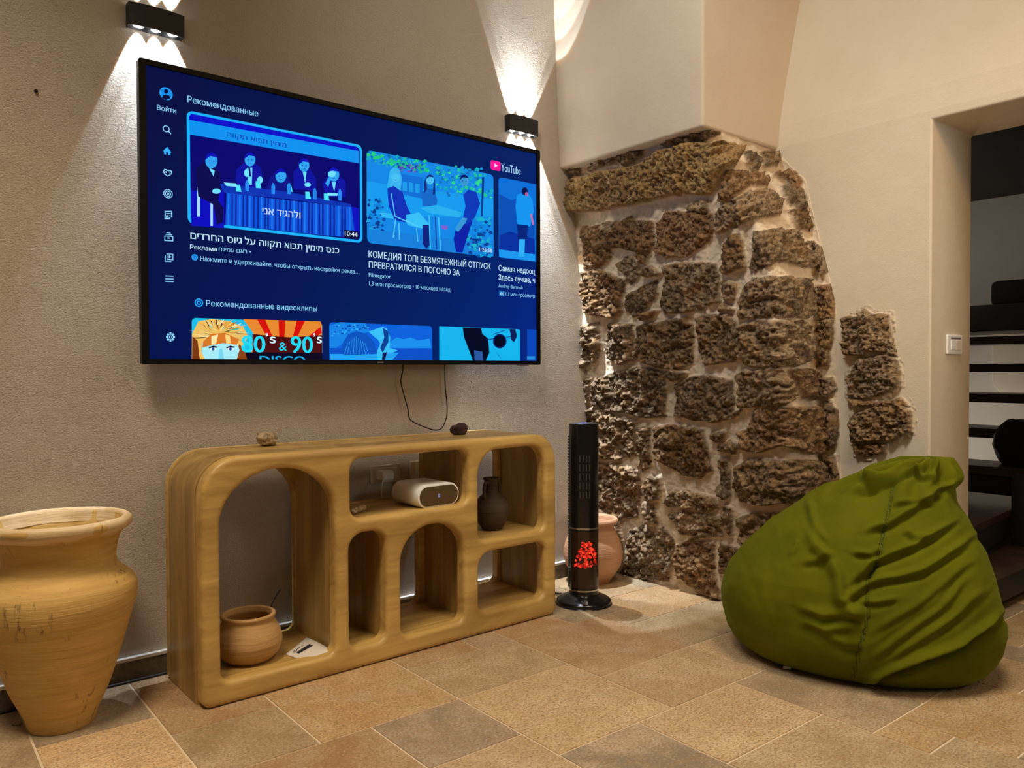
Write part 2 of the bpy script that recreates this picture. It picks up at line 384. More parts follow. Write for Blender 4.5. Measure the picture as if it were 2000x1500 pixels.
# --- left wall (television wall), gently leaning back above pillar-ledge height
xs_ = np.linspace(-1.0, 3.35, 60); zs_ = np.linspace(0, 3.7, 46); vs = []; fs = []
nx = len(xs_); nz_ = len(zs_)
for z in zs_:
    for x in xs_: vs.append((x, 0.053*max(0, z-1.95)+0.003*abs(float(fbm(np.array([[x, z, 0.3]]), 1.6, 2)[0])), z))
for j in range(nz_-1):
    for i in range(nx-1): fs.append((j*nx+i, j*nx+i+1, (j+1)*nx+i+1, (j+1)*nx+i))
nv = len(vs); vs += [(-1.0, 0.35, 0), (3.35, 0.35, 0), (3.35, 0.35, 3.7), (-1.0, 0.35, 3.7)]
fs += [(nv+1, nv, nv+3, nv+2), (nv, 0, (nz_-1)*nx, nv+3), (nx-1, nv+1, nv+2, nv-1)]
wa = link('wall_left', pymesh('wall_left', vs, fs, False), M['plasterA'], None, (0, WY0, 0)); wa.rotation_euler = (0, 0, math.atan(WS))
wa.data.polygons.foreach_set('use_smooth', [i < (nz_-1)*(nx-1) for i in range(len(wa.data.polygons))])
tag(wa, 'rough beige plaster wall behind the television', 'wall', kind='structure')

# --- plastered upper pillar
bm = bmesh.new(); add_box(bm, XP, XB+0.32, YP, wallY(3.0)+0.1, ZL, 3.7, bev=0.012, seg=3)
for v in bm.verts:
    if v.co.y > YP+0.3: v.co.y += 0.0
pu = link('pillar', bm_mesh('pillar', bm), M['plasterB']); smooth_by_angle(pu, 40)
tag(pu, 'smooth plastered upper pillar jutting out of the room corner', 'pillar', kind='structure')

# --- right wall with the doorway to the stairs
yy = [-2.4, 0.25, YD, wallY(3.2)+0.12]; zz = [0.0, 0.7, 1.4, ZD]+[ZD+0.034]+list(np.linspace(ZD+0.034, 3.7, 20)[1:])
bm = bmesh.new(); fr_, bk_ = {}, {}
for a, y in enumerate(yy):
    for b, z in enumerate(zz): fr_[a, b] = bm.verts.new((leanX(z), y, z)); bk_[a, b] = bm.verts.new((max(XB+XT, leanX(z)+0.1), y, z))
for a in range(3):
    for b in range(len(zz)-1):
        if a == 1 and b < 3: continue
        bm.faces.new((fr_[a, b], fr_[a+1, b], fr_[a+1, b+1], fr_[a, b+1])); bm.faces.new((bk_[a, b], bk_[a, b+1], bk_[a+1, b+1], bk_[a+1, b]))
for b in range(3):
    for a in (1, 2): bm.faces.new((fr_[a, b], fr_[a, b+1], bk_[a, b+1], bk_[a, b]))
bm.faces.new((fr_[1, 3], fr_[2, 3], bk_[2, 3], bk_[1, 3]))
for a in (0, 3):
    for b in range(len(zz)-1): bm.faces.new((fr_[a, b], fr_[a, b+1], bk_[a, b+1], bk_[a, b]))
for a in range(3):
    bm.faces.new((fr_[a, len(zz)-1], fr_[a+1, len(zz)-1], bk_[a+1, len(zz)-1], bk_[a, len(zz)-1]))
    if a != 1: bm.faces.new((fr_[a, 0], fr_[a+1, 0], bk_[a+1, 0], bk_[a, 0]))
wb = link('wall_right', bm_mesh('wall_right', bm), M['plasterB'])
bv = wb.modifiers.new('edge', 'BEVEL'); bv.width = 0.008; bv.segments = 3; bv.limit_method = 'ANGLE'; bv.angle_limit = math.radians(50)
tag(wb, 'smooth warm plaster wall with the doorway to the stairs', 'wall', kind='structure')

# --- baseboard on the left wall: stone strip with a pale cap
bm = bmesh.new(); vs = []
def strip(bm, x0, x1, z0, z1, d, mi):
    r = []
    for x in (x0, x1):
        for (dy, z) in ((-d, z0), (-d, z1), (0.003, z1), (0.003, z0)): r.append(bm.verts.new((x, wallY(x)+dy, z)))
    for i in range(4): f = bm.faces.new((r[i], r[(i+1) % 4], r[4+(i+1) % 4], r[4+i])); f.material_index = mi
    for e in (r[:4][::-1], r[4:]): f = bm.faces.new(e); f.material_index = mi
strip(bm, -1.0, 2.66, 0.0, 0.066, 0.014, 0); strip(bm, -1.0, 2.66, 0.066, 0.076, 0.017, 1)
bb = link('baseboard_left', bm_mesh('baseboard_left', bm), [M['base'], M['white']]); tag(bb, 'low stone baseboard with pale top edge', 'baseboard', kind='structure')

# ------------------------------------------------------------------ masonry helper
def pts_of(o, s, *polys): return [[(o[0]+s*x, o[1]+s*y) for x, y in p] for p in polys]
STONES = []
STONES += pts_of((1130, 400), .2134,
 [(800,55),(900,60),(1215,80),(1250,170),(1230,280),(1150,380),(1010,465),(830,490),(705,425),(730,330),(750,180)],
 [(400,160),(480,120),(560,150),(700,145),(705,350),(650,470),(615,550),(570,500),(540,430),(470,410),(380,395),(300,400),(285,330),(330,250)],
 [(60,200),(200,180),(250,250),(290,370),(310,470),(190,570),(60,580)], [(245,170),(340,160),(330,230),(280,290),(245,240)],
 [(370,550),(430,480),(510,470),(580,630),(560,670),(475,725),(440,660)], [(615,620),(680,550),(770,620),(720,655),(630,655)],
 [(60,620),(150,600),(260,610),(370,670),(440,690),(410,980),(370,1035),(130,1000),(60,950)],
 [(465,830),(560,760),(720,700),(740,800),(640,940),(510,1025),(445,940)], [(600,1050),(620,990),(740,960),(700,1020)],
 [(810,560),(960,530),(1250,540),(1290,640),(1300,880),(1100,970),(980,985),(800,1000),(765,930),(800,760)],
 [(555,1110),(700,1080),(1020,1025),(1055,1140),(1060,1460),(900,1495),(740,1480),(520,1380),(545,1250)],
 [(295,1090),(510,1090),(520,1300),(530,1410),(400,1460),(330,1420),(275,1290)],
 [(1020,20),(1190,0),(1190,70),(1050,60)], [(55,1100),(180,1080),(215,1260),(190,1420),(55,1500)])
STONES += [[(1362,622),(1378,613),(1430,614),(1443,632),(1447,690),(1435,705),(1378,712),(1366,680)]]
STONES += pts_of((1380, 300), .2267,
 [(180,170),(260,165),(520,220),(510,280),(380,280),(170,430),(120,400),(150,300)], [(85,520),(240,400),(370,345),(560,340),(620,420),(620,540),(470,560),(340,590),(120,695),(80,640)],
 [(570,190),(770,160),(830,240),(815,315),(740,270),(650,215)], [(620,300),(690,300),(780,370),(870,430),(870,510),(760,490),(660,410)], [(690,500),(870,510),(920,610),(890,670),(790,640),(720,570)],
 [(145,830),(240,690),(290,690),(340,890),(335,970),(190,1035),(145,990)], [(410,680),(520,660),(760,660),(830,780),(920,940),(890,990),(700,940),(600,930),(430,1010),(380,980),(400,870)],
 [(850,760),(930,760),(1040,850),(1080,1010),(1010,1045),(950,1000),(940,900)], [(320,1170),(400,1060),(700,1060),(880,1080),(920,1200),(910,1390),(800,1425),(640,1400),(290,1420),(300,1250)],
 [(975,1130),(1110,1130),(1100,1420),(1000,1420),(960,1280)], [(145,1105),(275,1110),(240,1260),(170,1260)], [(155,1280),(245,1340),(125,1355)], [(305,0),(410,0),(430,150),(390,170),(350,140)], [(450,0),(600,0),(600,110),(480,120)])
STONES += pts_of((1400, 600), .2,
 [(230,180),(420,130),(750,120),(800,180),(840,330),(840,530),(700,580),(560,590),(270,560),(240,420),(215,260)], [(830,180),(880,170),(890,240),(840,260)], [(845,300),(925,320),(890,440),(860,480)],
 [(920,130),(1140,130),(1140,300),(1100,560),(970,590),(930,400)], [(220,670),(280,620),(600,600),(650,640),(690,720),(720,900),(620,970),(250,970),(235,820)], [(690,620),(850,600),(1000,690),(960,800),(910,900),(800,880),(745,760)],
 [(1010,690),(1130,680),(1170,800),(1080,880),(1020,800)], [(320,1180),(390,1000),(700,980),(960,980),(1020,1050),(1020,1240),(980,1420),(840,1430),(660,1350),(420,1420),(265,1380),(245,1210)],
 [(1040,930),(1130,900),(1190,1050),(1190,1250),(1140,1380),(1060,1260),(1040,1060)], [(170,1080),(200,1010),(270,990),(210,1060)], [(-30,1220),(100,1205),(60,1300),(-20,1310)], [(40,1340),(160,1290),(230,1360),(190,1430),(40,1390)], [(1050,1330),(1120,1330),(1080,1500),(1050,1450)])
STONES += pts_of((1130, 600), .2,
 [(170,700),(300,660),(560,600),(700,590),(860,640),(860,1060),(700,1080),(560,1050),(440,1020),(290,1020),(180,960),(140,900)], [(890,640),(970,590),(1060,640),(1000,700),(930,720)],
 [(970,760),(1070,690),(1300,670),(1500,720),(1530,900),(1500,1090),(1350,1110),(1150,1100),(950,1060),(960,900)], [(90,1000),(180,990),(290,1040),(560,1110),(570,1180),(570,1440),(440,1480),(220,1480),(90,1400)],
 [(590,1170),(710,1170),(710,1450),(590,1450)], [(70,700),(130,700),(120,950),(70,960)])
STONES += [[(1280,832),(1310,830),(1376,838),(1388,880),(1392,915),(1375,932),(1345,928),(1300,905),(1285,895)]]
STONES += pts_of((1160, 850), .2266,
 [(-60,240),(190,240),(400,300),(420,500),(410,620),(380,700),(240,720),(-60,660)], [(400,200),(490,190),(500,260),(430,310),(395,270)], [(450,400),(510,330),(580,370),(590,480),(570,550),(480,560),(440,490)],
 [(440,570),(530,620),(560,700),(540,800),(500,760),(440,650)], [(310,820),(430,780),(520,840),(600,800),(690,900),(690,1150),(640,1250),(400,1230),(230,1180),(300,1050)], [(620,560),(700,470),(850,480),(1060,540),(1080,620),(960,660),(800,610),(640,600)],
 [(650,680),(780,650),(940,675),(1090,700),(1100,870),(960,880),(760,850),(700,740)], [(720,960),(850,900),(1040,940),(1050,1200),(1100,1400),(900,1350),(740,1210),(700,1060)], [(1110,210),(1170,195),(1190,380),(1190,520),(1150,550),(1100,470)],
 [(1140,600),(1200,620),(1200,850),(1110,760)], [(1100,930),(1250,980),(1240,1100),(1160,1200),(1090,1180)], [(60,760),(220,740),(250,900),(200,1150),(60,1150)])
STONES += [[(1440,910),(1465,897),(1540,900),(1590,900),(1602,925),(1596,965),(1570,978),(1540,980),(1500,985),(1450,980),(1437,950)], [(1445,1010),(1480,1000),(1530,1003),(1560,1010),(1540,1035),(1500,1045),(1460,1070),(1448,1045)],
 [(1610,900),(1630,890),(1640,930),(1624,960),(1610,940)], [(1450,1085),(1500,1060),(1590,1065),(1595,1130),(1470,1140)], [(1560,1005),(1600,1000),(1600,1050),(1565,1050)]]
STONES += pts_of((1100, 230), .165,
 [(110,740),(330,700),(520,640),(880,570),(1000,520),(1200,400),(1640,290),(1800,330),(1960,400),(2050,470),(1990,600),(1850,720),(1790,900),(1700,910),(1450,900),(1200,940),(900,1010),(480,1100),(250,1110),(110,1090)],
 [(110,590),(220,580),(240,700),(150,740)], [(320,500),(520,470),(520,560),(350,640)], [(530,470),(640,450),(640,550),(540,560)], [(660,440),(960,390),(950,460),(730,570),(680,520)], [(1120,300),(1340,240),(1530,250),(1530,310),(1220,340)], [(1540,220),(1700,150),(1850,180),(1700,270),(1580,280)], [(1480,1080),(1560,990),(1720,1000),(1710,1100),(1530,1120)])
NBLOCK = len(STONES)-8      # the long lintel block that juts out further
def sdf(px, py, poly):
    """signed distance (pixels of the reference frame, positive inside)"""
    P = np.array(poly); Q = np.roll(P, -1, 0); d2 = np.full(px.shape, 1e18); ins = np.zeros(px.shape, bool)
    for (ax, ay), (bx, by) in zip(P, Q):
        ex, ey = bx-ax, by-ay; t = np.clip(((px-ax)*ex+(py-ay)*ey)/(ex*ex+ey*ey+1e-9), 0, 1)
        d2 = np.minimum(d2, (px-ax-t*ex)**2+(py-ay-t*ey)**2)
        if abs(ey) > 1e-9: ins ^= ((ay > py) != (by > py)) & (px < ex*(py-ay)/ey+ax)
    return np.where(ins, 1, -1)*np.sqrt(d2)
def masonry(P, NRM, stones, seed, mcol, block=None, limit=None):
    """push a grid of base points outwards where the stones are; returns points and vertex colours"""
    d = P-CO; z = d @ FW; px = 1000+F_PX*(d @ RT)/z; py = 750-F_PX*(d @ UP)/z
    wob = 2.4
    pxw = px+wob*vnoise(P, 28, seed)+1.2*vnoise(P, 75, seed+4); pyw = py+wob*vnoise(P, 28, seed+9)+1.2*vnoise(P, 75, seed+5)
    H = np.full(px.shape, -1e3); idx = np.full(px.shape, -1)
    for k, st in enumerate(stones):
        q = np.array(st); sel = (px > q[:, 0].min()-14) & (px < q[:, 0].max()+14) & (py > q[:, 1].min()-14) & (py < q[:, 1].max()+14)
        if not sel.any(): continue
        s = sdf(pxw[sel], pyw[sel], st); old = H[sel]; b = s > old
        h = H[sel]; h[b] = s[b]; H[sel] = h; ii = idx[sel]; ii[b] = k; idx[sel] = ii
    prof = np.clip((H+4.0)/6.5, 0, 1); prof = prof*prof*(3-2*prof)
    rr = np.random.RandomState(seed+1); hs = 0.020+0.022*rr.rand(len(stones)+1)
    if block is not None: hs[block] = 0.06
    hgt = hs[idx]
    big = fbm(P, 13, 3, seed+20); med = fbm(P, 42, 4, seed+30, 0.6); pit = np.clip(fbm(P, 70, 3, seed+40, 0.6)-0.15, 0, 1)
    disp = prof*(hgt+0.016*big+0.0135*med-0.018*pit+0.006*fbm(P, 120, 2, seed+44))+(1-prof)*(0.006*fbm(P, 18, 3, seed+50)+0.003*fbm(P, 90, 2, seed+51))
    base = 0.60*np.array([(0.37, 0.235, 0.115), (0.40, 0.265, 0.145), (0.33, 0.215, 0.12), (0.45, 0.31, 0.175), (0.36, 0.20, 0.085), (0.43, 0.30, 0.185)])
    sc = base[rr.randint(0, len(base), len(stones)+1)]*(0.75+0.5*rr.rand(len(stones)+1))[:, None]
    if block is not None: sc[block] = (0.36, 0.225, 0.085)
    k = np.clip((H+2.8)/2.6, 0, 1)[..., None]
    var = (1+0.3*fbm(P, 9, 3, seed+60))[..., None]
    col = k*sc[idx]*var+(1-k)*np.array(mcol)*(1+0.10*fbm(P, 25, 3, seed+70))[..., None]
    a = np.clip((H+2.8)/2.6, 0, 1)
    if limit is not None: disp = disp*limit
    return P+NRM*disp[..., None], np.concatenate([np.clip(col, 0, 1), a[..., None]], -1)
def grid_mesh(name, P, col, m, close=False):
    nr, nc = P.shape[:2]; idx = np.arange(nr*nc).reshape(nr, nc)
    f = np.stack([idx[:-1, :-1], idx[:-1, 1:], idx[1:, 1:], idx[1:, :-1]], -1).reshape(-1, 4)
    me = bpy.data.meshes.new(name); me.vertices.add(nr*nc); me.vertices.foreach_set('co', P.reshape(-1).astype(np.float32))
    me.loops.add(f.size); me.loops.foreach_set('vertex_index', f.reshape(-1).astype(np.int32)); me.polygons.add(len(f))
    me.polygons.foreach_set('loop_start', np.arange(0, f.size, 4).astype(np.int32)); me.polygons.foreach_set('loop_total', np.full(len(f), 4, np.int32))
    me.update(calc_edges=True); me.validate()
    ca = me.color_attributes.new('Col', 'FLOAT_COLOR', 'POINT'); ca.data.foreach_set('color', col.reshape(-1).astype(np.float32))
    me.polygons.foreach_set('use_smooth', [True]*len(me.polygons)); me.materials.append(m); return me
def grid_normals(P, sign=1):
    du = np.gradient(P, axis=1); dv = np.gradient(P, axis=0); n = np.cross(du, dv); n /= np.linalg.norm(n, axis=-1, keepdims=True)+1e-9
    return n*sign

# --- exposed stone lower pillar
def xs_face(z): return 2.815-0.102*z
def line3(pl, plane):
    r = []
    for (a, b) in pl:
        z = 1.0
        for _ in range(8): p = onX(a, b, plane(z)); z = p[2]
        r.append(p)
    r = np.array(r); o = np.argsort(r[:, 2]); return r[o]
K1 = line3([(1400,285),(1430,345),(1465,400),(1505,480),(1525,560),(1530,650),(1535,750),(1545,850),(1550,950),(1548,1060),(1540,1190)], xs_face)
K2 = line3([(1505,285),(1535,345),(1560,390),(1578,440),(1590,520),(1592,700),(1598,800),(1605,900),(1610,1000),(1612,1180)], lambda z: XB)
K3 = line3([(1519,297),(1545,325),(1574,350),(1592,430),(1616,520),(1634,600),(1637,750),(1643,900),(1645,1180)], lambda z: XB)
NZ, N1, N2, N3 = 500, 270, 44, 46
zz = np.linspace(-0.01, ZL+0.004, NZ); P = np.zeros((NZ, N1+N2+N3, 3))
for r, z in enumerate(zz):
    k0 = np.array([xs_face(z), wallY(xs_face(z))+0.02]); k1 = np.array([xs_face(z), np.interp(z, K1[:, 2], K1[:, 1])])
    k2 = np.array([XB-0.004, np.interp(z, K2[:, 2], K2[:, 1])]); k3 = np.array([XB-0.004, np.interp(z, K3[:, 2], K3[:, 1])])
    k3[1] = min(k3[1], k2[1]-0.003)
    a = np.linspace(0, 1, N1)[:, None]; b = np.linspace(0, 1, N2+1)[1:, None]; c = np.linspace(0, 1, N3+1)[1:, None]
    row = np.vstack([k0+(k1-k0)*a, k1+(k2-k1)*b, k2+(k3-k2)*c])
    for _ in range(3):
        s = row.copy()
        for w in range(1, 7): s[7:-7] += row[7-w:len(row)-7-w]+row[7+w:len(row)-7+w]
        row[7:-7] = s[7:-7]/13
    P[r, :, :2] = row; P[r, :, 2] = z
NRM = grid_normals(P); 
if NRM[250, 100, 0] > 0: NRM = -NRM
for _ in range(6): NRM[1:-1, 1:-1] = (NRM[:-2, 1:-1]+NRM[2:, 1:-1]+NRM[1:-1, :-2]+NRM[1:-1, 2:]+NRM[1:-1, 1:-1])/5
NRM /= np.linalg.norm(NRM, axis=-1, keepdims=True)
lim = np.ones(P.shape[:2]); e = np.arange(P.shape[1])[::-1]; lim *= np.clip(e/14, 0.15, 1)[None, :]
P2, col = masonry(P, NRM, STONES, 11, (0.74, 0.60, 0.43), block=NBLOCK, limit=lim)
P2[:, -1] = P[:, -1]; P2[:, -1, 0] = XB+0.01
sp = link('stone_pillar', grid_mesh('stone_pillar', P2, col, M['masonry'])); tag(sp, 'exposed rough stone masonry at the foot of the plastered pillar', 'stone pillar', kind='structure')

# --- patch of bare stones showing through the right wall's plaster
PATCH = pts_of((1620, 580), .2399, [(130,170),(190,160),(200,250),(265,280),(270,470),(140,470)], [(185,165),(240,165),(240,240),(200,240)], [(260,130),(300,95),(350,140),(490,150),(500,310),(460,450),(290,430),(270,300)], [(460,340),(520,330),(550,480),(480,470)],
 [(250,500),(470,470),(560,520),(590,620),(580,730),(440,800),(270,830),(160,800),(150,650),(200,620)], [(160,830),(400,860),(590,830),(650,890),(400,890),(200,880)], [(190,980),(260,940),(400,890),(600,880),(670,930),(680,1100),(600,1130),(520,1170),(200,1180)], [(220,1200),(480,1200),(460,1260),(300,1310),(230,1270)])
c0 = onX(1640, 590, XB); c1 = onX(1800, 910, XB)
ys = np.linspace(c0[1], c1[1]-0.02, 150); zz = np.linspace(c1[2], c0[2], 260)
P = np.zeros((260, 150, 3)); P[..., 0] = XB-0.0012; P[..., 1] = ys[None, :]; P[..., 2] = zz[:, None]
NRM = np.zeros_like(P); NRM[..., 0] = -1
# trim the grid to the ragged outline of the stones
P2, col = masonry(P, NRM, PATCH, 23, (0.66, 0.54, 0.40))
me = grid_mesh('stone_patch', P2, col, M['masonry']); bm = bmesh.new(); bm.from_mesh(me); a = col[..., 3].reshape(-1)
near = np.zeros(P.shape[:2], bool); big = col[..., 3] > 0.01
for dy in range(-6, 7, 2):
    for dx in range(-6, 7, 2): near |= np.roll(np.roll(big, dy, 0), dx, 1)
near = near.reshape(-1); bm.verts.ensure_lookup_table()
bmesh.ops.delete(bm, geom=[v for v in bm.verts if not near[v.index]], context='VERTS')
for v in bm.verts:
    if v.is_boundary: v.co.x = XB+0.006
bm.to_mesh(me); bm.free()
pt = link('stone_patch', me); tag(pt, 'small patch of bare stones left uncovered in the right wall plaster', 'stone patch', kind='structure')

# --- stair room behind the doorway
bm = bmesh.new(); add_box(bm, 6.2, 6.35, 0.0, 3.6, 0, 3.2); add_box(bm, XB+XT, 6.35, 2.86, 3.0, 0, 3.2)
link('wall_back', bm_mesh('wall_back', bm), M['white'])['kind'] = 'structure'
lk = link('ceiling', boxm('ceiling', 3.42, 6.35, -0.5, 2.86, 2.20, 2.34), M['steel']); tag(lk, 'timber ceiling over the stairs, coloured black for the unlit space', 'ceiling', kind='structure')  # darkness of the unlit upper stairwell is put into the slab's black colour

# ================================================================== TELEVISION
TVO = np.array([0.6462, 2.654, 1.0157]); TVA = 0.0176
tva = np.array([math.cos(TVA), math.sin(TVA), 0]); tvn = np.array([-math.sin(TVA), math.cos(TVA), 0])
def TS(px, py):
    d = ray(px, py); t = ((TVO-CO) @ tvn)/(d @ tvn); p = CO+d*t-TVO; return float(p @ tva), float(p[2])
tv = thing('television', 'big flat wall-mounted television showing a blue video menu', 'television', tuple(TVO), TVA)
TWd, THt = 1.672, 0.955
SX0, SZ0, SX1, SZ1 = 0.021, 0.017, TWd-0.017, THt-0.017
me = curve_slab('bezel', [rrect(0.0005, TWd-.0005, 0.0005, THt-.0005, 0.006), rrect(SX0, SX1, SZ0, SZ1, 0.001, 2)], 0.006, 0.0005, 1)
for v in me.vertices: v.co.y += 0.006
link('bezel', me, M['bezel'], tv)
bm = bmesh.new(); add_box(bm, 0.002, TWd-.002, 0.0125, 0.038, 0.002, THt-.002, 0.003); link('back_housing', bm_mesh('back_housing', bm), M['blackmatte'], tv)
bm = bmesh.new(); add_box(bm, 0.3, 1.35, 0.038, 0.068, 0.12, 0.72, 0.01); add_box(bm, 0.66, 1.0, 0.068, 0.082, 0.3, 0.6, 0.002); link('wall_bracket', bm_mesh('wall_bracket', bm), M['steel'], tv)
bm = bmesh.new(); add_box(bm, 1.545, 1.60, -0.001, 0.014, -0.006, 0.001, 0.001); link('sensor_foot', bm_mesh('sensor_foot', bm), M['chrome'], tv)
SCR_Y = 0.0085
scr = link('screen', pymesh('screen', [(SX0, SCR_Y, SZ0), (SX1, SCR_Y, SZ0), (SX1, SCR_Y, SZ1), (SX0, SCR_Y, SZ1)], [(0, 1, 2, 3)]), None, tv)
m = emis('screen_glow', (1, 1, 1, 1)); t = NT(m); tc = t.n('ShaderNodeTexCoord'); sp_ = t.n('ShaderNodeSeparateXYZ'); t.l(tc.outputs['Generated'], sp_.inputs[0])
f_ = t.math('ADD', t.math('MULTIPLY', sp_.outputs[0], 0.75), t.math('MULTIPLY', t.math('SUBTRACT', 1.0, sp_.outputs[2]), 0.25))
t.l(t.ramp(f_, [(0.0, lin('#060f40')), (0.35, lin('#001452')), (0.72, lin('#002064')), (1.0, lin('#042684'))]), t.b.inputs['Emission Color'])
scr.data.materials.append(m)
class Art:
    """flat picture on the screen: coloured polygons and lettering, each a hair above the one before"""
    def __init__(s, name, layer=0): s.name = name; s.v = []; s.f = []; s.m = []; s.mats = []; s.k = layer
    def mi(s, h):
        if h not in s.mats: s.mats.append(h)
        return s.mats.index(h)
    def y(s): s.k += 1; return SCR_Y-0.00025-s.k*0.000025
    def ab(s, pts, h):
        y = s.y(); n = len(s.v); s.v += [(min(max(a, SX0), SX1), y, min(max(b, SZ0), SZ1)) for a, b in pts]; s.f.append(tuple(range(n, n+len(pts)))); s.m.append(s.mi(h))
    def poly(s, pts, h, o=(0, 0), sc=1.0): s.ab([TS(o[0]+sc*x, o[1]+sc*y) for x, y in pts], h)
    def ell(s, c, rx, ry, h, o=(0, 0), sc=1.0, n=18): s.poly([(c[0]+rx*math.cos(2*math.pi*k/n), c[1]+ry*math.sin(2*math.pi*k/n)) for k in range(n)], h, o, sc)
    def ring(s, c, r0, r1, h, n=20):
        a, b = TS(*c); q = 1/650.0; y = s.y()
        for k in range(n):
            t0, t1 = 2*math.pi*k/n, 2*math.pi*(k+1)/n; m_ = len(s.v)
            s.v += [(a+r*q*math.cos(t), y, b+r*q*math.sin(t)) for r, t in ((r0, t0), (r1, t0), (r1, t1), (r0, t1))]; s.f.append((m_, m_+1, m_+2, m_+3)); s.m.append(s.mi(h))
    def rr(s, x0, x1, z0, z1, r, h): s.ab(rrect(x0, x1, z0, z1, r, 5), h)
    def line(s, p, q, w, h, o=(0, 0), sc=1.0):
        a = np.array(TS(o[0]+sc*p[0], o[1]+sc*p[1])); b = np.array(TS(o[0]+sc*q[0], o[1]+sc*q[1])); d = b-a; n = np.array([-d[1], d[0]])/(np.linalg.norm(d)+1e-9)*w*0.5/650
        s.ab([tuple(a+n), tuple(a-n), tuple(b-n), tuple(b+n)], h)
    def text(s, body, left, right, capx, h, bold=0.0, fit=True):
        cu = bpy.data.curves.new('t', 'FONT'); cu.body = body; cu.size = 1.0; cu.resolution_u = 3; cu.fill_mode = 'NONE'
        o = bpy.data.objects.new('t', cu); C.objects.link(o); dg = bpy.context.evaluated_depsgraph_get(); me = bpy.data.meshes.new_from_object(o.evaluated_get(dg))
        V0 = [Vector(v.co[:2]) for v in me.vertices]; ed = [tuple(e.vertices) for e in me.edges]; bpy.data.objects.remove(o); bpy.data.curves.remove(cu); bpy.data.meshes.remove(me)
        if not V0: return
        r = delaunay_2d_cdt(V0, ed, [], 1, 1e-5); V = np.array([v[:] for v in r[0]]); L_ = np.array([(*V0[p], *V0[q]) for p, q in ed]); fc = []
        for f in r[2]:                      # keep the triangles inside the letters
            c = V[list(f)].mean(0)+np.array([1e-6, 1.3e-6]); m = (L_[:, 1] > c[1]) != (L_[:, 3] > c[1])
            x = L_[m, 0]+(c[1]-L_[m, 1])*(L_[m, 2]-L_[m, 0])/(L_[m, 3]-L_[m, 1])
            if (x > c[0]).sum() % 2: fc.append(tuple(f))
        a0, b0 = TS(*left); a1, b1 = TS(*right); capz = TS(left[0], left[1]-capx)[1]-b0
        sx = (a1-a0)/(V[:, 0].max()-V[:, 0].min()); sz = capz/0.72; y = s.y(); n = len(s.v); bb = 0.5*(b0+b1)
        for v in V: s.v.append((min(a0+(v[0]-V[:, 0].min())*sx, SX1), y, min(max(bb+v[1]*sz, SZ0), SZ1)))
        k = s.mi(h)
        for f in fc: s.f.append(tuple(n+i for i in f)); s.m.append(k)
        if bold:
            for dx in (bold*1.1,):
                n2 = len(s.v)
                for (xx, y_, zv) in s.v[n:n+len(V)]: s.v.append((min(xx+dx*sz, SX1), y_-0.00001, zv))
                for f in fc: s.f.append(tuple(n2+i for i in f)); s.m.append(k)
    def done(s, label=None):
        me = pymesh(s.name, s.v, s.f); [me.materials.append(E(h)) for h in s.mats]; me.polygons.foreach_set('material_index', s.m)
        o = link(s.name, me, None, scr)
        if label: o['label'] = label
        return o
LT, WH = '#8fd4ff', '#c4ecff'
# menu icons
A = Art('menu_icon'); A.ring((326, 181.6), 10.5, 13, '#2aa8ff'); A.ell((326, 181.6), 10.6, 11, '#1590ee'); A.ell((326, 177), 4.2, 4.6, '#02103a'); A.poly([(318, 190), (320, 184.5), (326, 183), (332, 185.5), (334.5, 191), (326, 194)], '#02103a')
A.done('round profile symbol'); A = Art('caption_text'); A.text('Войти', (308, 213), (345.5, 220), 9.5, LT, 0.01); A.done()
A = Art('menu_icon'); A.ring((326.2, 250.5), 5.2, 6.8, LT); A.line((331, 255.5), (335.5, 260.5), 2.2, LT); A.done('magnifier symbol')
A = Art('menu_icon'); A.poly([(320, 294), (328, 285.5), (336.5, 297), (334.5, 297), (334.5, 302), (330.5, 301.5), (330.5, 297), (326, 296), (326, 301), (322, 300), (322, 294.5)], '#39b0ff'); A.done('house symbol')
A = Art('menu_icon'); A.poly([(320, 333), (323, 328.5), (329, 331), (335, 331), (338, 335.5), (336, 340), (329, 344), (322, 339)], LT); A.poly([(322, 333.5), (324, 331), (329, 333), (334, 333), (336, 336), (335, 339), (329, 342), (324, 338)], '#02103e'); A.line((324.5, 335), (327.5, 335.4), 1.6, LT); A.line((326, 333.4), (326, 337), 1.6, LT); A.ell((332, 335), .9, .9, LT); A.ell((333.6, 337.4), .9, .9, LT); A.done('heart-shaped controller symbol')
A = Art('menu_icon'); A.ring((329.7, 377.6), 7.8, 9.4, LT); A.ring((329.7, 377.6), 4.6, 6, LT); A.poly([(328.2, 374.5), (328.2, 380.5), (333, 378)], LT); A.done('ringed play symbol')
A = Art('menu_icon')
for (x0, y0, x1, y1) in ((323, 411, 337, 413), (323, 411, 325, 426), (336, 413, 338, 424), (323, 425, 334, 427.5), (326, 415.5, 336, 417), (326, 419.5, 329.5, 424.5), (331.5, 419.8, 335, 421), (331.5, 423, 335, 424.4)): A.poly([(x0, y0), (x1, y0), (x1, y1), (x0, y1)], LT)
A.done('page symbol'); A = Art('menu_icon')
for (x0, y0, x1, y1) in ((327, 453, 335, 454.5), (325, 456.2, 338, 457.8), (322.5, 459.6, 340, 461), (322.5, 459.6, 324.2, 469), (338.4, 461, 340, 470), (322.5, 468, 340, 469.8)): A.poly([(x0, y0), (x1, y0+1.2), (x1, y1+1.2), (x0, y1)], LT)
A.poly([(329, 461.6), (329, 466.6), (334, 464.6)], LT); A.done('stacked play symbol'); A = Art('menu_icon')
